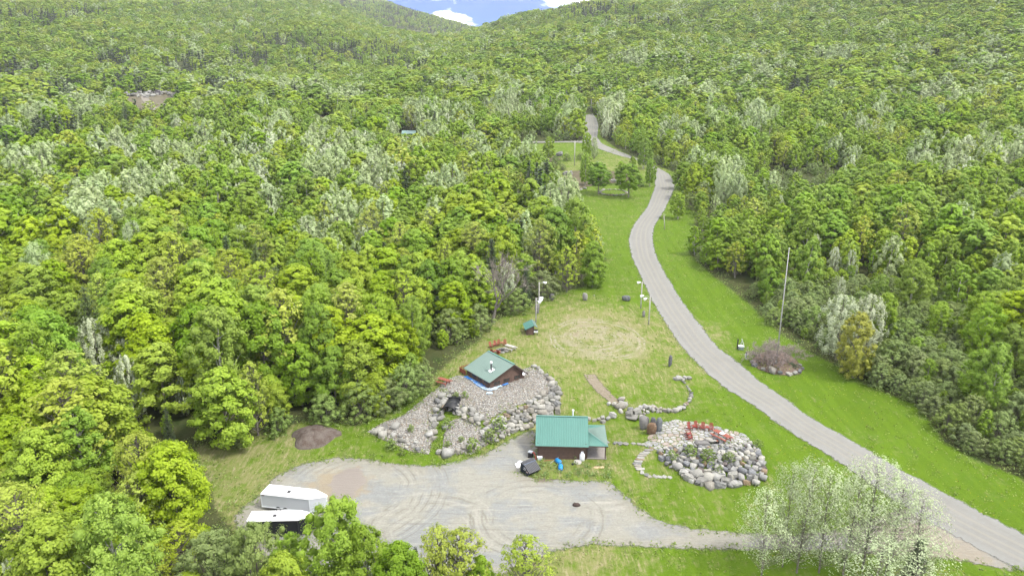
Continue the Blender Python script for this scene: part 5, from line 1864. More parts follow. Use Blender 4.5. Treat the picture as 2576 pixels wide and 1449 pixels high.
# porch
PW, y0, y1, PZ, PK = 2.55, .05, 5.4, 2.22, 2.98
dk = MB().box((W + PW / 2 + .06, (y0 + y1) / 2, .12), (PW, y1 - y0, .3)).build('porch_base', TRIM, cb)
nb = 19
for i in range(nb):
    yy = y0 + (i + .5) * (y1 - y0) / nb
    o = MB().box((W + PW / 2 + .08, yy, .295), (PW + .04, (y1 - y0) / nb - .02, .05)).build('plank', DECK, dk)
for (x, yy) in ((W + PW - .06, y0 + .1), (W + PW - .06, y1 - .1), (W + PW - .06, (y0 + y1) / 2 + .9), (W + .14, y0 + .1)):
    MB().box((x, yy, .3 + (PZ - .3) / 2), (.13, .13, PZ - .3)).build('porch_post', TRIM, cb)
m = MB().bar((W + PW - .06, y0, PZ - .07), (W + PW - .06, y1, PZ - .07), .12, .15).bar((W, y0 + .1, PZ - .07), (W + PW, y0 + .1, PZ - .07), .12, .15)
m.build('porch_beam', TRIM, cb)
e = .22
pk, fl, fr, br, bl = (W + .03, (y0 + y1) / 2, PK), (W + .03, y0 - e, PZ), (W + PW + e, y0 - e, PZ), (W + PW + e, y1 + e, PZ), (W + .03, y1 + e, PZ)
roof_panel('porch_roof', [fl, fr, pk, pk], ROOF_G, cb)
roof_panel('porch_roof', [fr, br, pk, pk], ROOF_FADED_LIT, cb)  # paler green paints in the light on the slope facing right
roof_panel('porch_roof', [br, bl, pk, pk], ROOF_G, cb)
m = MB()
for q in (fr, br): m.bar(q, pk, .14, .05)
m.build('ridge_cap', ROOF_G, cb)
MB().bar((fl[0], fl[1], PZ - .07), (fr[0], fr[1], PZ - .07), .03, .12).bar((fr[0], fr[1], PZ - .07), (br[0], br[1], PZ - .07), .03, .12).build('fascia', TRIM, cb)
dr = MB().box((W + .06, 3.6, 1.32), (.06, .95, 2.0)).build('door', TRIM, cb)
MB().box((W + .11, 3.25, 1.3), (.06, .05, .12)).build('handle', STEEL, dr)
window(cb, (-.03, D / 2, 1.5), .9, .8, R(90))

# ---------------------------------------------------------------- small cabin sunk in the mound
N_, R_, L_ = at_z(1233, 974, 3.1), at_z(1319, 948, 3.1), at_z(1157, 946, 3.1)
xd = (R_ - N_)[:2]
W2 = float(np.linalg.norm(xd))
rz2 = math.atan2(xd[1], xd[0])
D2 = float((L_ - N_)[:2] @ np.array([-math.sin(rz2), math.cos(rz2)]))
uc = tag(empty('cabin', (N_[0], N_[1], 3.0), rz2), 'brown cabin sunk in the gravel mound under a faded green roof with braced chimney', 'cabin')
xr, zl_, zr_, zk = .66 * W2, 1.12, .98, 2.75
zt2 = lambda x: (zl_ + (zk - zl_) * x / xr) if x < xr else (zr_ + (zk - zr_) * (W2 - x) / (W2 - xr))
MB().add([(0, 0, -1), (W2, 0, -1), (W2, D2, -1), (0, D2, -1), (0, 0, zl_), (W2, 0, zr_), (W2, D2, zr_), (0, D2, zl_), (xr, 0, zk - .06), (xr, D2, zk - .06)],
         [(0, 1, 5, 8, 4), (2, 3, 7, 9, 6), (1, 2, 6, 5), (3, 0, 4, 7), (4, 8, 9, 7), (8, 5, 6, 9), (0, 3, 2, 1)]).build('wall', SIDING2, uc)
plank_wall(uc, (0, 0), (W2, 0), -.2, lambda u: zt2(u * W2) - .04, SIDING, (0, -1), .16)
plank_wall(uc, (0, D2), (0, 0), -.2, lambda u: zl_ - .04, SIDING, (-1, 0), .16)
plank_wall(uc, (W2, 0), (W2, D2), -.2, lambda u: zr_ - .04, SIDING, (1, 0), .16)
o_ = .38
sl1, sl2 = (zk - zl_) / xr, (zk - zr_) / (W2 - xr)
roof_panel('roof', [(-o_, D2 + o_, zl_ - sl1 * o_ + .08), (-o_, -o_, zl_ - sl1 * o_ + .08), (xr, -o_, zk + .08), (xr, D2 + o_, zk + .08)], ROOF_FADED_LIT, uc)
roof_panel('roof', [(W2 + o_, -o_, zr_ - sl2 * o_ + .08), (W2 + o_, D2 + o_, zr_ - sl2 * o_ + .08), (xr, D2 + o_, zk + .08), (xr, -o_, zk + .08)], ROOF_FADED_LIT, uc)
MB().bar((xr, -o_, zk + .12), (xr, D2 + o_, zk + .12), .26, .05).build('ridge_cap', ROOF_G, uc)
m = MB()
m.bar((-o_, -o_ - .02, zl_ - sl1 * o_ - .06), (xr, -o_ - .02, zk - .06), .05, .2).bar((W2 + o_, -o_ - .02, zr_ - sl2 * o_ - .06), (xr, -o_ - .02, zk - .06), .05, .2)
m.build('fascia', TRIM, uc)
for x in (.19, .47, .78): window(uc, (x * W2, -.04, .48), 1.05, .58, 0)
for y in (.17, .42, .68): window(uc, (-.04, y * D2, .55), 1.0, .42, R(90))
cx_, cy_ = .36 * xr, D2 * .30
cz_ = zl_ + sl1 * cx_
chim = MB().tube([(cx_, cy_, cz_ - .1), (cx_, cy_, cz_ + 1.35)], [.11, .11], 12).build('chimney', DARK, uc, True)
MB().tube([(cx_, cy_, cz_ + 1.25), (cx_, cy_, cz_ + 1.5)], [.19, .19], 12).build('cap', WHITE, chim)
m = MB()
for (dx, dy) in ((-.35, -.75), (.75, -.15)):
    m.bar((cx_, cy_, cz_ + .95), (cx_ + dx, cy_ + dy, zl_ + sl1 * (cx_ + dx) + .08), .04, .04)
m.build('brace', DARK, chim)
q = [(cx_ - .45, cy_ - .4), (cx_ + .35, cy_ - .45), (cx_ + .4, cy_ + .3), (cx_ - .35, cy_ + .38)]
MB().slab([(x, y, zl_ + sl1 * x + .14) for x, y in q], .03).build('flashing', WHITE, uc)
m = MB().box((.9, D2 + .9, -.2), (2.4, 1.8, .2))
for i in range(7): m.bar((-.25 + i * .38, D2 + 1.75, -.1), (-.25 + i * .38, D2 + 1.75, .75), .08)
m.bar((-.3, D2 + 1.75, .75), (2.1, D2 + 1.75, .75), .1, .08)
for i in range(5): m.box((-.28, D2 + .9, .0 + i * .16), (.05, 1.75, .13))
m.build('deck_railing', WOODF, uc)
di = tag(empty('satellite_dish', tuple(Matrix.Rotation(rz2, 3, 'Z') @ Vector((.94 * W2, -.35, .95)) + Vector((N_[0], N_[1], 3.0))), rz2), 'white satellite dish on the gable end of the mound cabin', 'satellite dish')
m = MB()
for k in range(3):
    for j in range(16):
        a = j * math.pi / 8
        rr = (.02, .2, .34)[k]
        m.v.append((rr * math.cos(a), -.02 - rr * rr * .5, rr * math.sin(a)))
for k in range(2):
    for j in range(16): m.f.append((k * 16 + j, k * 16 + (j + 1) % 16, k * 16 + 16 + (j + 1) % 16, k * 16 + 16 + j))
ds_ = m.build('dish', WHITE, di, True)
MB().bar((0, 0, -.25), (0, -.4, -.02), .03).box((0, -.42, 0), (.07, .1, .07)).build('feed_arm', STEEL, di)
MB().bar((0, .3, -.3), (0, 0, 0), .05).build('bracket', DARK, di)


def tarp(pts, wid, mat, label, seed):
    rng_ = np.random.default_rng(seed)
    pl = spline(PP(pts), 26)
    V = []
    for i, p in enumerate(pl):
        t_ = pl[min(i + 1, 25)] - pl[max(i - 1, 0)]
        n_ = np.array([-t_[1], t_[0]]) / (np.hypot(*t_[:2]) + 1e-9)
        for k in range(6):
            o = (k / 5 - .5) * wid * rng_.uniform(.5, 1.35)
            x, y = p[0] + n_[0] * o, p[1] + n_[1] * o
            V.append((x, y, float(H(x, y)) + .08 + rng_.uniform(0, .16)))
    F = [(i * 6 + k, i * 6 + k + 1, i * 6 + 7 + k, i * 6 + 6 + k) for i in range(25) for k in range(5)]
    o = link_mesh('tarp', np_mesh('tarp', V, np.array(F), [mat], False))
    md_ = o.modifiers.new('thickness', 'SOLIDIFY')
    md_.thickness = .02
    return tag(o, label, 'tarp')


tarp([(1170, 949), (1180, 953), (1190, 959), (1198, 964)], .55, TARPB, 'crumpled bright blue tarp at the far left of the mound cabin', 1)
tarp([(1196, 963), (1206, 969), (1216, 975)], .9, TARPB, 'crumpled blue tarp along the left wall of the mound cabin', 2)
tarp([(1188, 957), (1200, 966), (1212, 974), (1222, 980)], .6, TARPW, 'pale weathered tarp strip edging the blue tarps', 3)
tarp([(1214, 976), (1226, 982), (1238, 981), (1250, 976), (1262, 972)], .75, TARPW, 'pale tarp wrapped round the near corner of the mound cabin', 4)
tarp([(1264, 971), (1272, 968), (1278, 966)], .5, TARPB, 'small blue tarp scrap under the gable windows of the mound cabin', 5)
tarp([(1224, 990), (1232, 991), (1238, 989)], .6, TARPW, 'small pale tarp scrap lying on the gravel below the cabin corner', 6)

# ---------------------------------------------------------------- shed on the lawn
s0 = P1(1324.7, 843)
s1 = P1(1343.5, 842.6)
WS = float(np.linalg.norm((s1 - s0)[:2]))
sh = tag(empty('shed', tuple(s0), math.atan2(s1[1] - s0[1], s1[0] - s0[0]) + .04), 'little brown shed with green roof at the lawn edge', 'shed')
DS, e0, ek, e1 = 2.9, 1.2, 1.85, 1.5
MB().add([(0, 0, -.3), (WS, 0, -.3), (WS, DS, -.3), (0, DS, -.3), (0, 0, e0), (WS, 0, ek - .08), (WS, DS, ek - .08), (0, DS, e0)],
         [(0, 1, 5, 4), (2, 3, 7, 6), (1, 2, 6, 5), (3, 0, 4, 7), (4, 5, 6, 7), (0, 3, 2, 1)]).build('wall', SIDING2, sh)
plank_wall(sh, (0, 0), (WS, 0), -.1, lambda u: e0 + (ek - e0) * u - .05, SIDING2, (0, -1), .18)
roof_panel('roof', [(-.3, DS + .2, e0 - .1), (-.3, -.25, e0 - .1), (WS, -.25, ek), (WS, DS + .2, ek)], ROOF_G, sh)
roof_panel('roof', [(WS + .62, -.25, e1 - .04), (WS + .62, DS + .2, e1 - .04), (WS, DS + .2, ek), (WS, -.25, ek)], ROOF_FADED_LIT, sh)  # right slope gets a paler colour for the light it catches
MB().box((WS * .55, -.05, .6), (.75, .05, 1.2)).build('door', SIDING, sh)
g0 = P1(1348, 842)
gr = tag(empty('grill', tuple(g0)), 'white and black barbecue grill beside the little shed', 'grill')
MB().box((0, 0, .62), (.75, .5, .28)).build('body', WHITE, gr, bevel=.04)
MB().box((0, .02, .86), (.7, .48, .2)).build('lid', DARK, gr, bevel=.06)
m = MB()
for x in (-.3, .3):
    for y in (-.2, .2): m.bar((x, y, 0), (x, y, .5), .05)
m.build('stand', DARK, gr)

# ---------------------------------------------------------------- far buildings
f0 = P1(1013, 346)
ds2 = project(f0)[2]
fc_ = tag(empty('cabin', tuple(f0), .03), 'far little teal cabin with pale green roof among the mid-distance trees', 'cabin')
LX, LY = 27 / (FPX / ds2), 5.0
hE, hK = 10 / (FPX / ds2), 15.5 / (FPX / ds2)
MB().box((LX / 2, LY / 2, hE / 2), (LX, LY, hE)).add([(0, 0, hE), (0, LY, hE), (0, LY / 2, hK), (LX, 0, hE), (LX, LY, hE), (LX, LY / 2, hK)], [(0, 2, 1), (3, 4, 5)]).build('wall', TEAL, fc_)
roof_panel('roof', [(-.5, -.8, hE - .2), (LX + 1.2, -.8, hE - .2), (LX + 1.2, LY / 2, hK + .1), (-.5, LY / 2, hK + .1)], plain('pale_metal', (.17, .29, .27), .5), fc_, .6)
roof_panel('roof', [(LX + 1.2, LY + .8, hE - .2), (-.5, LY + .8, hE - .2), (-.5, LY / 2, hK + .1), (LX + 1.2, LY / 2, hK + .1)], ROOF_FADED_LIT, fc_, .6)
MB().box((LX * .45, -.03, hE * .45), (1.6, .06, hE * .8)).build('door', plain('pale_door', (.35, .35, .25), .7), fc_)
MB().box((LX * .6, -1.6, -.7), (LX + 2, 2.6, 1.6)).build('terrace', CONC, fc_)

far_yard = sheet('clearing', FARC, soil_material('far_soil', (.085, .078, .05), (.14, .122, .085), .4, 6.0), .15, 1.0, 1.5, 'bare brown clearing with a distant stone wall on the left slope')
sheet('clearing', FARC2, bpy.data.materials['far_soil'], .15, 1.0, 1.5, 'narrow strip of bare soil in the mid-distance woods')
far_path = spline(PP([(392, 284), (382, 268), (362, 250), (366, 240)]), 16)
_t = np.gradient(far_path[:, :2], axis=0)
_n = np.stack([-_t[:, 1], _t[:, 0]], -1) / np.linalg.norm(_t, axis=1)[:, None] * 2.2
_a, _b = far_path.copy(), far_path.copy()
_a[:, :2] += _n
_b[:, :2] -= _n
sheet('track', np.concatenate([_a, _b[::-1]]), soil_material('far_gravel', (.165, .15, .125), (.215, .195, .165), .6), .25, .8, .8, 'pale track climbing to the distant stone wall')
fw = tag(empty('stone_wall'), 'distant long wall of pale rubble on the left hillside clearing', 'wall')
pile([[(306, 228), (330, 232), (356, 240), (400, 230), (440, 234), (462, 242), (440, 246), (404, 240), (356, 250), (306, 240)]], 110, .5, 1.05, PALE, fw, 61, pack=.66)
for o in [c for c in fw.children]:
    if random.random() < .6: o.location.z += random.uniform(.3, 1.3)
for px, py, lb in ((398, 240, 'dark little stone hut at the middle of the distant rubble wall'), (447, 241, 'dark little stone hut at the right end of the distant rubble wall')):
    b = P1(px, py)
    h_ = tag(empty('hut', tuple(b)), lb, 'hut')
    MB().box((0, 1, 1), (3.6, 3, 2)).add([(-1.8, -.5, 2), (1.8, -.5, 2), (0, -.5, 3.2), (-1.8, 2.5, 2), (1.8, 2.5, 2), (0, 2.5, 3.2)], [(0, 1, 2), (3, 5, 4)]).build('wall', plain('grey_hut', (.16, .15, .15), .9), h_)
    MB().slab([(-2, -.7, 1.95), (0, -.7, 3.3), (0, 2.7, 3.3), (-2, 2.7, 1.95)], .1).slab([(2, -.7, 1.95), (0, -.7, 3.3), (0, 2.7, 3.3), (2, 2.7, 1.95)], .1).build('roof', plain('dark_roof', (.10, .09, .10), .8), h_)


# ---------------------------------------------------------------- poles
def light_pole(px, py, hp, heads, label):
    b = P1(px, py)
    h = tall(b, hp)
    e = tag(empty('light_pole', tuple(b)), label, 'light pole', 'light poles round the lawn')
    MB().tube([(0, 0, -.3), (.02, 0, h * .5), (0, 0, h)], [.13, .11, .09], 10).build('pole', WOODG, e, True)
    for ang, ln, dz in heads:
        d = Vector((math.cos(ang), math.sin(ang), 0))
        a = Vector((0, 0, h - .12 + dz))
        MB().bar(a, a + d * ln, .06).build('arm', STEEL, e)
        c = a + d * (ln + .15)
        m_ = MB().tube([c - d * .22 + Vector((0, 0, .08)), c + Vector((0, 0, .05)), c + d * .25 - Vector((0, 0, .05)), c + d * .42 - Vector((0, 0, .12))], [.10, .17, .25, .30], 12)
        m_.build('lamp_head', WHITE, e, True)
    MB().box((.0, -.15, 1.1), (.18, .12, .35)).build('switch_box', STEEL, e)
    return e


light_pole(1355.5, 779, 69, [(0.1, .8, 0)], 'rear left light pole with one lamp arm at the wood edge')
light_pole(1348, 812, 63, [(.3, .7, 0), (-.25, .6, -.25), (-.9, .5, -.5)], 'front left light pole with clustered lamps behind the little shed')
light_pole(1611.8, 775.5, 66, [(math.pi * .98, .35, 0)], 'rear right light pole with one round lamp near the road')
light_pole(1631.7, 816.5, 72, [(math.pi * .94, 1.2, 0), (math.pi * 1.1, .7, -.35)], 'front right light pole with two lamps near the road')
b = P1(1952, 918)
hf = tall(b, 292)
fp = tag(empty('flagpole', tuple(b)), 'tall bare grey flagpole standing in the flower bed', 'flagpole')
MB().tube([(0, 0, -.2), (0, 0, hf * .5), (0, 0, hf)], [.11, .09, .055], 12).build('pole', STEEL, fp, True)
MB().tube([(0, 0, 0), (0, 0, .75)], [.22, .15], 12).build('base', CONC, fp, True)
MB().tube([(0, 0, hf), (0, 0, hf + .12)], [.09, .09], 10).build('truck_cap', WHITE, fp, True)
for px, py, hp, lb, arms in ((1445, 417, 63, 'grey utility pole with raised crossarm in the upper meadow', True), (1487.5, 279, 28, 'thin utility pole at the top of the road', False)):
    b = P1(px, py)
    h = tall(b, hp)
    e = tag(empty('utility_pole', tuple(b)), lb, 'utility pole')
    MB().tube([(0, 0, -.3), (0, 0, h)], [.20, .14], 8).build('pole', WOODG, e, True)
    if arms:
        MB().bar((0, 0, h - 1.0), (-1.9, 0, h + .3), .12).bar((0, 0, h - 1.0), (1.3, 0, h + .35), .12).build('crossarm', WOODG, e)
b = P1(1672, 577)
e = tag(empty('dead_birch', tuple(b)), 'bare white leaning birch stem beside the lone birch right of the road', 'tree')
h = tall(b, 40)
MB().tube([(0, 0, -.2), (-.2, 0, h * .5), (-.5, 0, h)], [.14, .10, .03], 7).build('trunk', BK_WHITE, e, True)
MB().tube([(-.25, 0, h * .6), (-.6, .1, h * .85)], [.04, .01], 5).tube([(-.35, 0, h * .75), (0, -.1, h * .95)], [.04, .01], 5).build('branch', BK_WHITE, e, True)

# box, post and pump by the flower bed
b = P1(1854.5, 878)
e = tag(empty('post', tuple(b)), 'dark wooden post beside the pale utility box near the flower bed', 'post')
h = tall(b, 24)
MB().box((0, 0, h / 2), (.16, .16, h)).build('shaft', DARK, e)
MB().box((0, 0, h + .03), (.22, .22, .06)).build('cap', DARK, e)
b = P1(1863, 879)
e = tag(empty('utility_box', tuple(b)), 'pale green low utility box between the dark post and a white board', 'utility box')
MB().box((0, 0, .3), (.85, .7, .6)).build('body', plain('box_green', (.17, .22, .20), .6), e, bevel=.03)
MB().box((0, .02, .63), (.9, .78, .07)).build('lid', WHITE2, e, bevel=.02)
b = P1(1867, 873)
e = tag(empty('sign_board', tuple(b)), 'narrow white leaning board behind the utility box', 'board')
MB().bar((.35, -.1, 0), (-.15, .1, 1.45), .22, .07).build('board', WHITE2, e)
MB().bar((-.25, .25, 0), (-.12, .12, 1.0), .2, .06).build('leg', WHITE2, e)
b = P1(1876.3, 902)
e = tag(empty('water_pump', tuple(b)), 'white post hydrant wrapped in dark blue by the flower bed', 'hydrant')
MB().tube([(0, 0, -.1), (0, 0, .95)], [.13, .13], 10).build('body', WHITE2, e, True)
MB().box((0, -.03, .75), (.42, .16, .3)).build('box', WHITE2, e, bevel=.03)
MB().tube([(0, 0, .95), (0, 0, 1.2)], [.13, .08], 10).bar((.0, -.14, .2), (.0, -.14, .95), .08).build('cap', NAVY, e)

# stones round the flower bed, plants in it
for px, py, s, mt in ((1891, 913, .42, PALE), (1901, 921, .45, DARKS), (1919, 930, .45, PALE), (1943, 937, .62, PALE), (1962, 940, .35, DARKS), (1986, 942, .46, PALE), (2000, 941, .44, PALE), (2013, 936, .4, DARKS),
                      (2018, 928, .35, DARKS), (2012, 920, .3, DARKS)):
    put_stone('border_stone', P1(px, py), s, mt, bed, rs)


def tufts(name, pts, mat, seed, n=14, hh=.3, ww=.25, parent=None):
    rng_ = np.random.default_rng(seed)
    c = np.repeat(pts, n, 0)
    c = c + rng_.normal(0, 1, c.shape) * np.array([ww, ww, .0])
    c[:, 2] = H(c[:, 0], c[:, 1]) + rng_.uniform(.02, hh, len(c))
    nr_ = np.array([0, 0, .8]) + rng_.normal(0, .6, c.shape)
    nr_ /= np.linalg.norm(nr_, axis=1)[:, None]
    Q = cards(c, nr_, rng_.uniform(.08, .2, len(c)), rng_.uniform(1, 2, len(c)), rng_)
    me_ = np_mesh(name, Q.reshape(-1, 3), np.arange(len(Q) * 4).reshape(-1, 4), [mat], False, None, {'tint': ('FACE', rng_.random(len(Q)))})
    return tag(link_mesh(name, me_, parent), kind='stuff')


tufts('bed_plants', PP([(1912, 918), (1920, 920), (1942, 928), (1950, 930), (1958, 931), (1925, 915), (1935, 922), (1970, 928), (1985, 925)]), leaf_mat('bed_leaf', (.12, .16, .01), (.30, .30, .02), .3), 2, 60, .35, .45, bed)
tufts('bed_plants', PP([(1990, 918), (1996, 921), (1992, 925), (1986, 920), (2001, 925), (1998, 930)]), leaf_mat('bed_leaf_dark', (.03, .07, .02), (.06, .12, .04), .2), 3, 40, .4, .3, bed)


# ---------------------------------------------------------------- chairs and tables
def twin_chair(px, py, face, mat, label, group):
    """two slatted armchairs joined by a small table; face = direction it looks at, degrees from +x"""
    b = P1(px, py)
    e = tag(empty('twin_chair', (b[0], b[1], b[2] + .06), R(face) + math.pi / 2, .88), label, 'chair', group)
    for s in (-1, 1):
        x = s * .60
        m_ = MB()
        for i in range(5): m_.box((x, -.30 + i * .13, .36 - i * .035), (.52, .105, .025), mat=Matrix.Rotation(-.26, 3, 'X'))
        m_.build('seat', mat, e)
        m_ = MB()
        for i in range(5):
            xx = x - .21 + i * .105
            m_.bar((xx, .22, .24), (xx * 1.0 + (i - 2) * .012, .58, 1.02 + (.05 if 0 < i < 4 else 0)), .085, .025)
        m_.bar((x - .24, .38, .55), (x + .24, .38, .55), .06, .03).bar((x - .24, .52, .85), (x + .24, .52, .85), .06, .03)
        m_.build('backrest', mat, e)
        for q in (-1, 1):
            xx = x + q * .29
            MB().box((xx, -.33, .29), (.05, .09, .58)).build('leg', mat, e)
            MB().bar((xx, -.40, .36), (xx, .62, .02), .04, .11).build('leg', mat, e)
        MB().box((x + s * .31, .0, .59), (.13, .80, .025)).build('armrest', mat, e)
    MB().box((0, -.02, .59), (.58, .55, .03)).box((0, -.28, .53), (.56, .03, .09)).build('table', mat, e)
    return e


RG, UG = 'red twin chairs on the flagstone patio', 'red twin chairs round the upper fire pit'
twin_chair(1744, 1080, -75, WOODR, 'left red twin chair at the back of the flagstone patio', RG)
twin_chair(1778, 1083, -105, WOODR, 'right red twin chair at the back of the flagstone patio', RG)
twin_chair(1733, 1100, -5, WOODR, 'red twin chair facing sideways at the left of the patio', RG)
twin_chair(1242, 873, -50, WOODF, 'red twin chair left of the upper fire pit, nearest the bushes', UG)
twin_chair(1262, 869, -92, WOODF, 'red twin chair behind the upper fire pit', UG)
twin_chair(1246, 890, 75, WOODR, 'red twin chair with its back to the mound cabin', UG)


def picnic_table(px, py, ang, mat, label, ln=1.9):
    b = P1(px, py)
    e = tag(empty('picnic_table', (b[0], b[1], b[2] + .05), R(ang)), label, 'picnic table')
    for i in range(5): MB().box((0, -.30 + i * .15, .75), (ln, .135, .04)).build('plank', mat, e)
    for s in (-1, 1):
        MB().box((0, s * .72, .45), (ln, .26, .045)).build('bench', mat, e)
    for x in (-ln / 2 + .25, ln / 2 - .25):
        m_ = MB().bar((x, -.62, 0), (x, -.18, .73), .05, .10).bar((x, .62, 0), (x, .18, .73), .05, .10).bar((x, -.78, .40), (x, .78, .40), .05, .1).bar((x, -.33, .70), (x, .33, .70), .05, .08)
        m_.build('leg_frame', mat, e)
    return e


picnic_table(1284, 881, -38, WOODG, 'grey weathered picnic table beside the upper fire pit')
picnic_table(1117, 966, -35, WOODF, 'faded red picnic table at the bushes left of the gravel mound', 2.0)
pt = picnic_table(1815, 1104, -57, WOODF, 'red picnic table with a white sheet at the right of the patio', 2.5)
o = MB().box((0, 0, 0), (.55, .62, .03)).build('sheet', WHITE, None)
o.location = pt.matrix_basis @ Vector((.05, 0, .80))
o.rotation_euler = pt.rotation_euler
tag(o, 'white sheet lying on the red picnic table on the patio', 'sheet')


def ring(px, py, rad, n, size, label, seed, flat=.6, cat='fire pit', name='fire_pit', ash=True):
    b = P1(px, py)
    rng_ = np.random.default_rng(seed)
    e = tag(empty(name), label, cat)
    for i in range(n):
        a = 2 * math.pi * i / n
        x, y = b[0] + math.cos(a) * rad, b[1] + math.sin(a) * rad
        put_stone('stone', (x, y, float(H(x, y))), size * rng_.uniform(.8, 1.2), PALE, e, rng_, flat, .2)
    if ash:
        m_ = MB()
        m_.tube([(b[0], b[1], b[2] + .02), (b[0], b[1], b[2] + .07)], [rad * .8, rad * .7], 14)
        m_.build('ash', plain('ash_black', (.02, .02, .02), .95), e)
    return e


ring(1263, 883, .85, 9, .30, 'stone ringed fire pit between the upper chairs and grey table', 71)
ring(1543, 485, 4.6, 30, .42, 'low ring of stones in the grass between the rounded maples', 72, .5, 'stone ring', 'stone_ring', False)

# slabs and fire box at the front of the patio
b = P1(1787, 1112)
o = link_mesh('stone_slab', rock_mesh('stone_slab', 5, 4, .12, .75, (.62, .85, .13), STM['pale']), None, (b[0], b[1], b[2] + .32))
o.rotation_euler = (-.25, .1, .3)
tag(o, 'pale tilted stone slab beside the fire box on the patio', 'stone slab')
b = P1(1766, 1118)
o = link_mesh('stone_slab', rock_mesh('stone_slab', 9, 4, .12, .7, (1.05, .5, .22), STM['grey']), None, (b[0], b[1], b[2] + .2))
tag(o, 'long dark grey stone slab at the front rim of the patio', 'stone slab')
b = P1(1801, 1115)
e = tag(empty('fire_box', tuple(b)), 'small dark fire box between stone slab and red picnic table', 'fire box')
m = MB()
for x in (-.3, .3): m.box((x, 0, .25), (.08, .6, .5))
m.box((0, .28, .25), (.6, .08, .5)).box((0, 0, .06), (.6, .6, .06))
m.build('body', DARK, e)
MB().box((0, 0, .42), (.5, .5, .02)).build('grate', plain('rusty', (.16, .06, .035), .8), e)

# ---------------------------------------------------------------- trailers
ZR = 2.12


def trailer(corner, along, back, nose, side_mat, roof_mat, label, wheel_x):
    c = at_z(*corner, ZR)
    a = at_z(*along, ZR)
    k = at_z(*back, ZR)
    ax = (a - c)[:2]
    ln = float(np.linalg.norm(ax))
    rz_ = math.atan2(ax[1], ax[0])
    wd = float((k - c)[:2] @ np.array([-math.sin(rz_), math.cos(rz_)]))
    e = tag(empty('trailer', (c[0], c[1], 0), rz_), label, 'trailer')
    poly = [(0.06, .06), (ln, .06), (ln + nose * .93, wd * .42), (ln + nose, wd * .5), (ln + nose * .93, wd * .58), (ln, wd - .06), (0.06, wd - .06)]
    MB().prism(poly, .42, ZR - .06).build('body', side_mat, e, bevel=.03)
    pr = [(0, 0), (ln, 0), (ln + nose * .95, wd * .41), (ln + nose + .04, wd * .5), (ln + nose * .95, wd * .59), (ln, wd), (0, wd)]
    n = len(pr)
    m_ = MB()
    lo = [(x, y, ZR - .09) for x, y in pr]
    hi = [(x + (ln * .45 - x) * .02, y + (wd / 2 - y) * .06, ZR + .03) for x, y in pr]
    m_.add(lo + hi, [tuple(range(n, 2 * n)), tuple(reversed(range(n)))] + [(i, (i + 1) % n, n + (i + 1) % n, n + i) for i in range(n)])
    m_.build('roof', roof_mat, e)
    m_ = MB()
    for x in (.05, ln): m_.box((x, .045, 1.24), (.07, .05, 1.6))
    m_.bar((.0, .04, .46), (ln, .04, .46), .05, .1).bar((ln, .04, .46), (ln + nose * .93, wd * .42 - .02, .46), .05, .1)
    m_.bar((ln, .05, .95), (ln + nose * .93, wd * .42 - .01, .95), .02, .04)
    m_.build('edge_trim', WHITE2 if side_mat is not BLACK else DARK, e)
    MB().box((ln * .52, wd * .45, ZR + .06), (.36, .36, .10)).build('roof_vent', DARK, e, bevel=.02)
    for y in (.15, wd - .15):
        for x in (wheel_x, wheel_x + .85):
            w_ = MB().tube([(x, y - .1, .33), (x, y + .1, .33)], [.33, .33], 16).build('wheel', TYRE, e)
            MB().tube([(x, y - .112, .33), (x, y + .112, .33)], [.18, .18], 12).build('rim', STEEL, w_)
    MB().bar((ln + nose * .5, wd / 2, .38), (ln + nose + .9, wd / 2, .38), .1, .12).bar((ln + nose + .7, wd / 2, .0), (ln + nose + .7, wd / 2, .6), .07).build('hitch', DARK, e)
    MB().box((.3, .052, ZR - .22), (.34, .02, .09)).build('decal', plain('decal_dark', (.10, .03, .03), .5), e)
    MB().box((.03, .3, .75), (.05, .1, .2)).box((.03, wd - .3, .75), (.05, .1, .2)).build('tail_light', plain('tail_red', (.35, .02, .02), .4), e)
    m_ = MB().bar((-.02, wd * .5, .6), (-.02, wd * .5, 1.9), .05, .04)
    m_.build('door_bar', STEEL, e)
    return e


TSIDE_SHADED = plain('trailer_side_shaded', (.54, .57, .595), .4, .05, .5)  # white paint, darkened and cooled so its colour carries the side's shade
trailer((654, 1241.4), (776, 1255), (676.7, 1217.3), 1.75, TSIDE_SHADED, WHITE, 'white enclosed trailer with a pointed nose on the gravel yard', 2.0)
trailer((618.7, 1310.5), (747.5, 1307.3), (631.4, 1285), 1.55, BLACK, WHITE, 'black sided trailer with white roof half hidden by trees', 2.2)

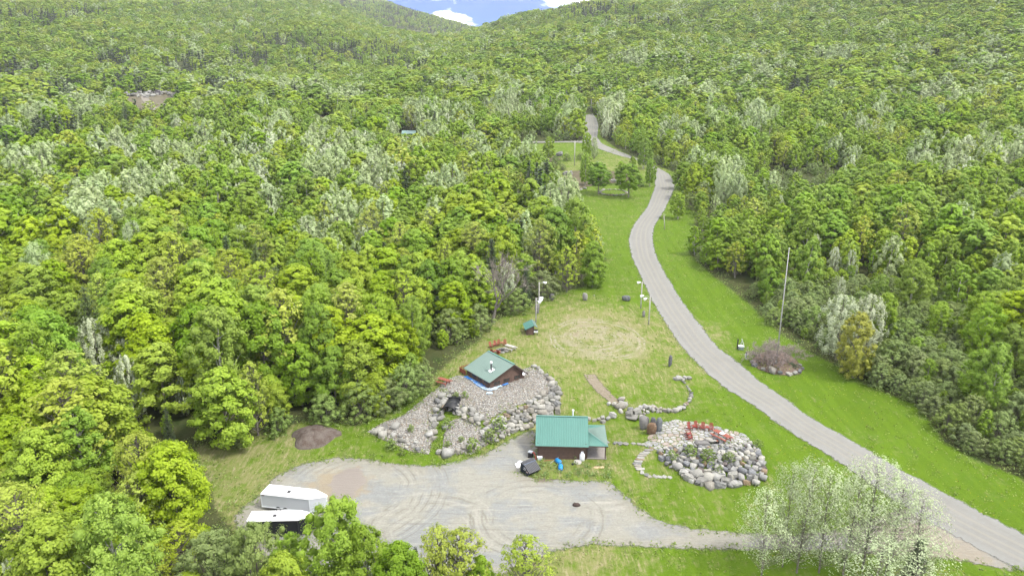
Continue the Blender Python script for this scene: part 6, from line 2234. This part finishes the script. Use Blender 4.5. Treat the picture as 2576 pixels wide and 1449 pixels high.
# ---------------------------------------------------------------- dumpster and yard clutter
o0, o1, o2 = at_z(1309.3, 1187.7, 0), at_z(1329, 1201.5, 0), at_z(1329, 1178.6, 0)
fv = (o1 - o0)[:2]; fv = fv / np.linalg.norm(fv)
rzd = math.atan2(fv[1], fv[0])
du = tag(empty('dumpster', (o0[0], o0[1], .02), rzd), 'dark blue slant-front dumpster with ribbed lids left of the brown cabin', 'dumpster')
WD_ = 1.75
prof = [(0, .05), (1.35, .05), (1.75, .62), (.72, 1.30), (0, 1.28)]
m = MB()
m.add([(x, 0, z) for x, z in prof] + [(x, WD_, z) for x, z in prof], [(0, 1, 2, 3, 4), (9, 8, 7, 6, 5)] + [(i, (i + 1) % 5, 5 + (i + 1) % 5, 5 + i) for i in range(5)])
m.build('body', NAVY, du)
for (a, b_, nm) in (((-.03, 1.32), (.68, 1.35), 'lid'), ((.74, 1.33), (1.82, .64), 'lid')):
    p = [Vector((a[0], -.04, a[1])), Vector((b_[0], -.04, b_[1])), Vector((b_[0], WD_ + .04, b_[1])), Vector((a[0], WD_ + .04, a[1]))]
    ld = MB().slab(p, .05).build('lid', DARK, du)
    m = MB()
    nr_ = (p[1] - p[0]).cross(p[3] - p[0]).normalized()
    if nr_.z < 0: nr_ = -nr_
    for i in range(9):
        y = .05 + i * (WD_ - .1) / 8
        s0_, s1_ = p[0].lerp(p[3], (y + .04) / (WD_ + .08)), p[1].lerp(p[2], (y + .04) / (WD_ + .08))
        m.bar(s0_ + nr_ * .03, s1_ + nr_ * .03, .07, .06)
    rb_ = m.build('ribs', plain('lid_rib', (.11, .115, .125), .45), ld)
    rb_['kind'] = 'stuff'
MB().bar((.71, -.05, 1.36), (.71, WD_ + .05, 1.36), .12, .06).build('hinge_bar', plain('hinge_blue', (.10, .13, .19), .5), du)
m = MB()
for k in range(14):
    a = 2 * math.pi * k / 14
    m.v.append((.80 + .27 * math.cos(a), -.012, .86 + .17 * math.sin(a)))
m.f.append(tuple(range(14)))
m.build('oval_logo', WHITE, du)
MB().box((1.30, -.012, .62), (.34, .02, .12)).build('sticker', plain('sticker_pink', (.6, .45, .40), .6), du)
MB().bar((.35, -.06, 1.0), (1.0, -.06, .85), .05, .08).build('lift_pocket', NAVY, du)

b = at_z(1464, 1160, 0)
e = tag(empty('propane_tank', tuple(b)), 'tall white propane cylinder at the right corner of the brown cabin', 'gas tank')
MB().tube([(0, 0, .0), (0, 0, .1), (0, 0, .18), (0, 0, .95), (0, 0, 1.1), (0, 0, 1.17)], [.26, .26, .33, .33, .26, .14], 20).build('body', WHITE, e, True)
MB().tube([(0, 0, 1.12), (0, 0, 1.36)], [.17, .17], 16).build('collar', WHITE, e, True)
MB().bar((0, -.02, 1.2), (0, -.18, 1.26), .06).build('valve', STEEL, e)


def barrel(px, py, ax, label):
    b = at_z(px, py, 0)
    a = Vector(ax).normalized()
    e = tag(empty('barrel', (b[0], b[1], .31)), label, 'barrel', 'blue plastic barrels')
    t_ = [(-.44, .24), (-.40, .285), (-.15, .295), (-.13, .305), (-.11, .295), (.11, .295), (.13, .305), (.15, .295), (.40, .285), (.44, .24)]
    MB().tube([a * q for q, _ in t_], [r_ for _, r_ in t_], 18).build('body', BLUE, e, True)
    s = a.orthogonal().normalized()
    MB().tube([a * .44 + s * .12, a * .47 + s * .12], [.05, .05], 8).tube([a * .44 - s * .12, a * .47 - s * .12], [.05, .05], 8).build('bung', WHITE, e)
    return e


barrel(1404, 1165, (.45, -.85, .05), 'rear blue barrel lying behind the cabin, nearest the wall')
barrel(1410, 1181, (-.1, -.95, -.1), 'front blue barrel lying on the grass before the other')
b = at_z(1357.7, 1157, 0)
e = tag(empty('crate', tuple(b), .15), 'small white box at the left corner of the brown cabin', 'box')
MB().box((0, 0, .27), (.62, .5, .5)).build('body', WHITE2, e, bevel=.03)
MB().box((0, 0, .53), (.66, .54, .05)).build('lid', WHITE, e)
MB().box((.0, -.26, .25), (.25, .02, .18)).build('label_plate', plain('pale_blue', (.35, .45, .50), .6), e)
b = at_z(1335, 1152, 0)
e = tag(empty('garden_cart', tuple(b), -.5), 'dark machine with white top and red handle behind the dumpster', 'machine')
MB().box((0, 0, .45), (.5, .6, .7)).build('body', DARK, e, bevel=.05)
MB().box((-.05, .05, .88), (.62, .5, .18)).build('top', WHITE2, e, bevel=.05)
MB().tube([(.3, 0, .95), (.6, -.1, .85), (.85, -.25, .45), (.95, -.3, .1)], [.07, .07, .06, .05], 8).build('handle', plain('red_paint', (.40, .05, .03), .5), e, True)
for y in (-.33, .33): MB().tube([(-.1, y - .05, .18), (-.1, y + .05, .18)], [.18, .18], 12).build('wheel', TYRE, e)


def bag(px, py, r_, label, seed):
    b = at_z(px, py, 0)
    o = link_mesh('rubbish_bag', rock_mesh('rubbish_bag', seed, 4, .3, .3, (r_, r_ * .85, r_ * .7), WHITE), None, (b[0], b[1], r_ * .5))
    tag(o, label, 'bag', 'white rubbish bags by the dumpster')


bag(1301, 1173, .36, 'lower white rubbish bag left of the dumpster', 3)
bag(1309, 1167, .34, 'upper white rubbish bag left of the dumpster', 4)
bag(1304, 1178, .25, 'smallest white rubbish bag left of the dumpster', 6)
b = at_z(1453.5, 1166, 0)
e = tag(empty('spool_lid', (b[0], b[1], .22)), 'round weathered wooden disc lying by the propane cylinder', 'wooden disc')
e.rotation_euler = (.12, .06, .2)
dd_ = MB()
for i in range(7):
    y0_, y1_ = -.5 + i / 7, -.5 + (i + 1) / 7 - .012
    xs_ = [math.sqrt(max(.02, .25 - y * y)) for y in (y0_, y1_)]
    MB().add([(-xs_[0], y0_, 0), (xs_[0], y0_, 0), (xs_[1], y1_, 0), (-xs_[1], y1_, 0), (-xs_[0], y0_, .05), (xs_[0], y0_, .05), (xs_[1], y1_, .05), (-xs_[1], y1_, .05)],
             [(0, 3, 2, 1), (4, 5, 6, 7), (0, 1, 5, 4), (1, 2, 6, 5), (2, 3, 7, 6), (3, 0, 4, 7)]).build('plank', WOODG, e)
MB().tube([(0, 0, -.22), (0, 0, 0)], [.2, .2], 12).build('hub', WOODG, e)
b = at_z(1507, 1178, 0)
o = link_mesh('flat_rock', rock_mesh('flat_rock', 17, 4, .25, .4, (.85, .36, .20), TAN), None, (b[0], b[1], .1))
tag(o, 'tan flat rock on the grass right of the porch', 'rock')
b = P1(1450, 1271)
o = link_mesh('dirt_clump', rock_mesh('dirt_clump', 23, 5, .35, .2, (.36, .32, .22), plain('dark_clump', (.05, .035, .03), .95)), None, (b[0], b[1], b[2] + .14))
tag(o, 'small dark clump lying alone on the gravel yard', 'clump')


def stick(p0, p1, w, mat, label, h0=.08, h1=.08, name='board'):
    a, c = at_z(*p0, 0), at_z(*p1, 0)
    o = MB().bar((a[0], a[1], h0), (c[0], c[1], h1), w, w * .7).build(name, mat, None)
    tag(o, label, 'board' if name == 'board' else 'pole', 'loose boards and poles behind the brown cabin')


stick((1362, 1155), (1455, 1157), .06, WHITE2, 'long white pole lying along the brown cabin wall', name='pole')
stick((1367, 1161), (1392, 1158), .14, WOODF, 'reddish board lying left of the blue barrels')
stick((1412, 1160), (1446, 1156), .12, WOODF, 'reddish board lying right of the blue barrels')
stick((1381, 1168), (1408, 1156), .05, WOODG, 'thin pale pole leaning across the debris by the barrels', .05, .5, 'pole')
stick((1384, 1163), (1404, 1160), .06, WOODG, 'short pale stick in the debris left of the barrels')
stick((1346, 1158), (1361, 1167), .05, WOODG, 'thin pale stick beside the white box')
stick((1448, 1186), (1456, 1193), .05, WOODG, 'small pale stick on the weedy grass below the wooden disc')
b = at_z(1422, 1168, 0)
e = tag(empty('scrap_pile', tuple(b)), 'dark scrap heap right of the blue barrels', 'scrap pile')
rng_ = np.random.default_rng(4)
for k in range(9): put_stone('lump', (b[0] + rng_.uniform(-.7, .8), b[1] + rng_.uniform(-.3, .4), 0), rng_.uniform(.12, .26), DARKS, e, rng_, .6, .2)
tag(MB().tube([(b[0] + .9, b[1] - .3, .05), (b[0] + .9, b[1] - .3, .32)], [.16, .14], 10).build('bucket', NAVY, None), 'dark bucket at the right end of the scrap heap', 'bucket')
for k, (px, py) in enumerate(((1305, 1140), (1418, 1213))): pass

# mulch heap
b = P1(790, 1100)
mr = (P1(843, 1100) - b)[0]
nseg, nr_ = 40, 12
V = [(0, 0, 1.25)]
rng_ = np.random.default_rng(9)
for i in range(1, nr_ + 1):
    q = i / nr_
    for k in range(nseg):
        a = 2 * math.pi * k / nseg
        rr = mr * q * (1 + .08 * math.sin(3 * a + 1) + .05 * math.sin(5 * a)) * (1.2 if math.sin(a) > 0 else 1.0)
        x, y = rr * math.cos(a), rr * math.sin(a) * 1.0
        V.append((x, y, 1.25 * (1 - q ** 1.7) + rng_.normal(0, .05) + float(H(b[0] + x, b[1] + y)) - b[2] - (.12 if i == nr_ else 0)))
F = [(0, 1 + k, 1 + (k + 1) % nseg) for k in range(nseg)]
for i in range(nr_ - 1):
    for k in range(nseg):
        F.append((1 + i * nseg + k, 1 + (i + 1) * nseg + k, 1 + (i + 1) * nseg + (k + 1) % nseg, 1 + i * nseg + (k + 1) % nseg))
t = NT('mulch')
p = t.pos()
c = t.mix(t.sstep(t.noise(p, 1.2, 5, .6), .35, .65), rgba((.085, .062, .050)), rgba((.135, .115, .100)))
c = t.mix(t.math('MULTIPLY', t.sstep(t.noise(p, 14., 3, .7), .5, .7), .6), c, rgba((.22, .185, .16)))
mul = t.done(t.surf(c, .95, t.bump(t.noise(p, 11., 4, .7), .9, .15), spec=.1))
o = link_mesh('mulch_heap', np_mesh('mulch_heap', V, F, [mul], True), None, tuple(b))
tag(o, 'reddish brown mulch heap on the grass above the gravel yard', 'mulch heap')

# rocks in the upper meadow and along the lawn
for px, py, s, mt, lb in ((1407, 392, 1.9, DARKS, 'large dark boulder under a leafy tree in the upper meadow'), (1432, 440, 1.7, DARKS, 'dark rock outcrop below the meadow utility pole'),
                          (1421, 441, 1.3, DARKS, 'lower dark rock beside the outcrop in the meadow'), (1549, 458, 1.2, PALE, 'grey rock on the bank between the rounded maples'),
                          (1541, 457, .8, PALE, 'smaller grey rock on the bank between the rounded maples'), (1462, 478, .7, PALE, 'pale rock at the lawn corner right of the aspens'),
                          (1472, 476, .6, PALE, 'second pale rock at the lawn corner right of the aspens'), (1502, 411, .8, PALE, 'flat white rock above the rounded maples'),
                          (1372, 409, .6, PALE, 'small pale rock at the left of the upper meadow'), (1494, 744, .16, PALE, 'tiny pale stone beyond the lawn standing stones')):
    o = put_stone('rock', P1(px, py), s, mt, None, rs, .6, .25)
    tag(o, lb, 'rock')
BANK = PP([(1420, 445), (1430, 432), (1475, 428), (1560, 432), (1588, 440), (1580, 462), (1540, 462), (1480, 470), (1455, 478), (1440, 470)])
sheet('earth_bank', BANK, soil_material('bank_soil', (.075, .065, .04), (.12, .105, .065), .5, 3.5), .10, .7, 1.5, 'brown weedy earth bank behind the two rounded maples')
BANK2 = PP([(1360, 396), (1400, 392), (1412, 400), (1400, 408), (1370, 412)])
sheet('earth_bank', BANK2, bpy.data.materials['bank_soil'], .10, .7, 1.5, 'small bare earth patch in the upper meadow')
b = P1(2064, 914)

# ---------------------------------------------------------------- weeds and grass tufts
rng_ = np.random.default_rng(77)
WEED = leaf_mat('weed_leaf', (.10, .185, .012), (.24, .33, .04), .35)
GRASSB = leaf_mat('grass_blade', (.13, .20, .014), (.30, .34, .07), .35)


def along(poly, n, spread):
    pl = resample(np.concatenate([poly, poly[:1]]), n)
    pl[:, :2] += rng_.normal(0, spread, (n, 2))
    pl[:, 2] = H(pl[:, 0], pl[:, 1])
    return pl


w_pts = np.concatenate([along(PAD, 420, .9), along(FAN_L, 130, .5), along(FAN_R, 110, .5), along(MTOP, 90, .6), along(PATIO, 60, .2), along(ROAD_L[:150], 240, .5), along(ROAD_R[:150], 240, .5)])
w_pts = w_pts[(sdist(PAD, w_pts[:, 0], w_pts[:, 1]) < .9)]
w_pts = w_pts[sdist(ROAD, w_pts[:, 0], w_pts[:, 1]) < .1]
tufts('weeds', w_pts, WEED, 5, 9, .22, .28)['label'] = 'low weeds along the edges of gravel and stone'
q = rng_.uniform(CLEAR[:, :2].min(0), CLEAR[:, :2].max(0), (16000, 2))
q = q[(q[:, 1] < 240) & (sdist(CLEAR, q[:, 0], q[:, 1]) > -2)]
for poly in (PAD, ROAD, FAN_L, FAN_R, MTOP, PATIO, BED): q = q[sdist(poly, q[:, 0], q[:, 1]) < -.2]
q = np.concatenate([q, np.zeros((len(q), 1))], 1)
tufts('grass', q, GRASSB, 6, 5, .14, .35)['label'] = 'scattered grass tufts over the lawns'
eg = along(CLEAR[(CLEAR[:, 1] < 330)], 1300, 1.4)
tufts('undergrowth', eg, LM['shrub'], 8, 14, .75, .6)['label'] = 'low undergrowth along the foot of the woods'
bw = P(rng_.uniform(1345, 1535, 60), rng_.uniform(1162, 1202, 60))
bw = bw[sdist(PAD, bw[:, 0], bw[:, 1]) < -.2]
tufts('weeds', bw, WEED, 9, 14, .25, .22)['label'] = 'weeds round the barrels and debris'

# ---------------------------------------------------------------- air
hz = MB().box((0, 1700, 295), (5900, 4000, 650)).build('haze', [], None)
t = NT('haze_air')
vol = t.n('ShaderNodeVolumePrincipled', {'Color': (.95, .975, 1.0, 1), 'Density': .000095, 'Anisotropy': .2})
t.t.links.new(vol.outputs[0], t.out.inputs['Volume'])
hz.data.materials.append(t.m)
tag(hz, 'thin pale spring haze over the valley', kind='stuff')
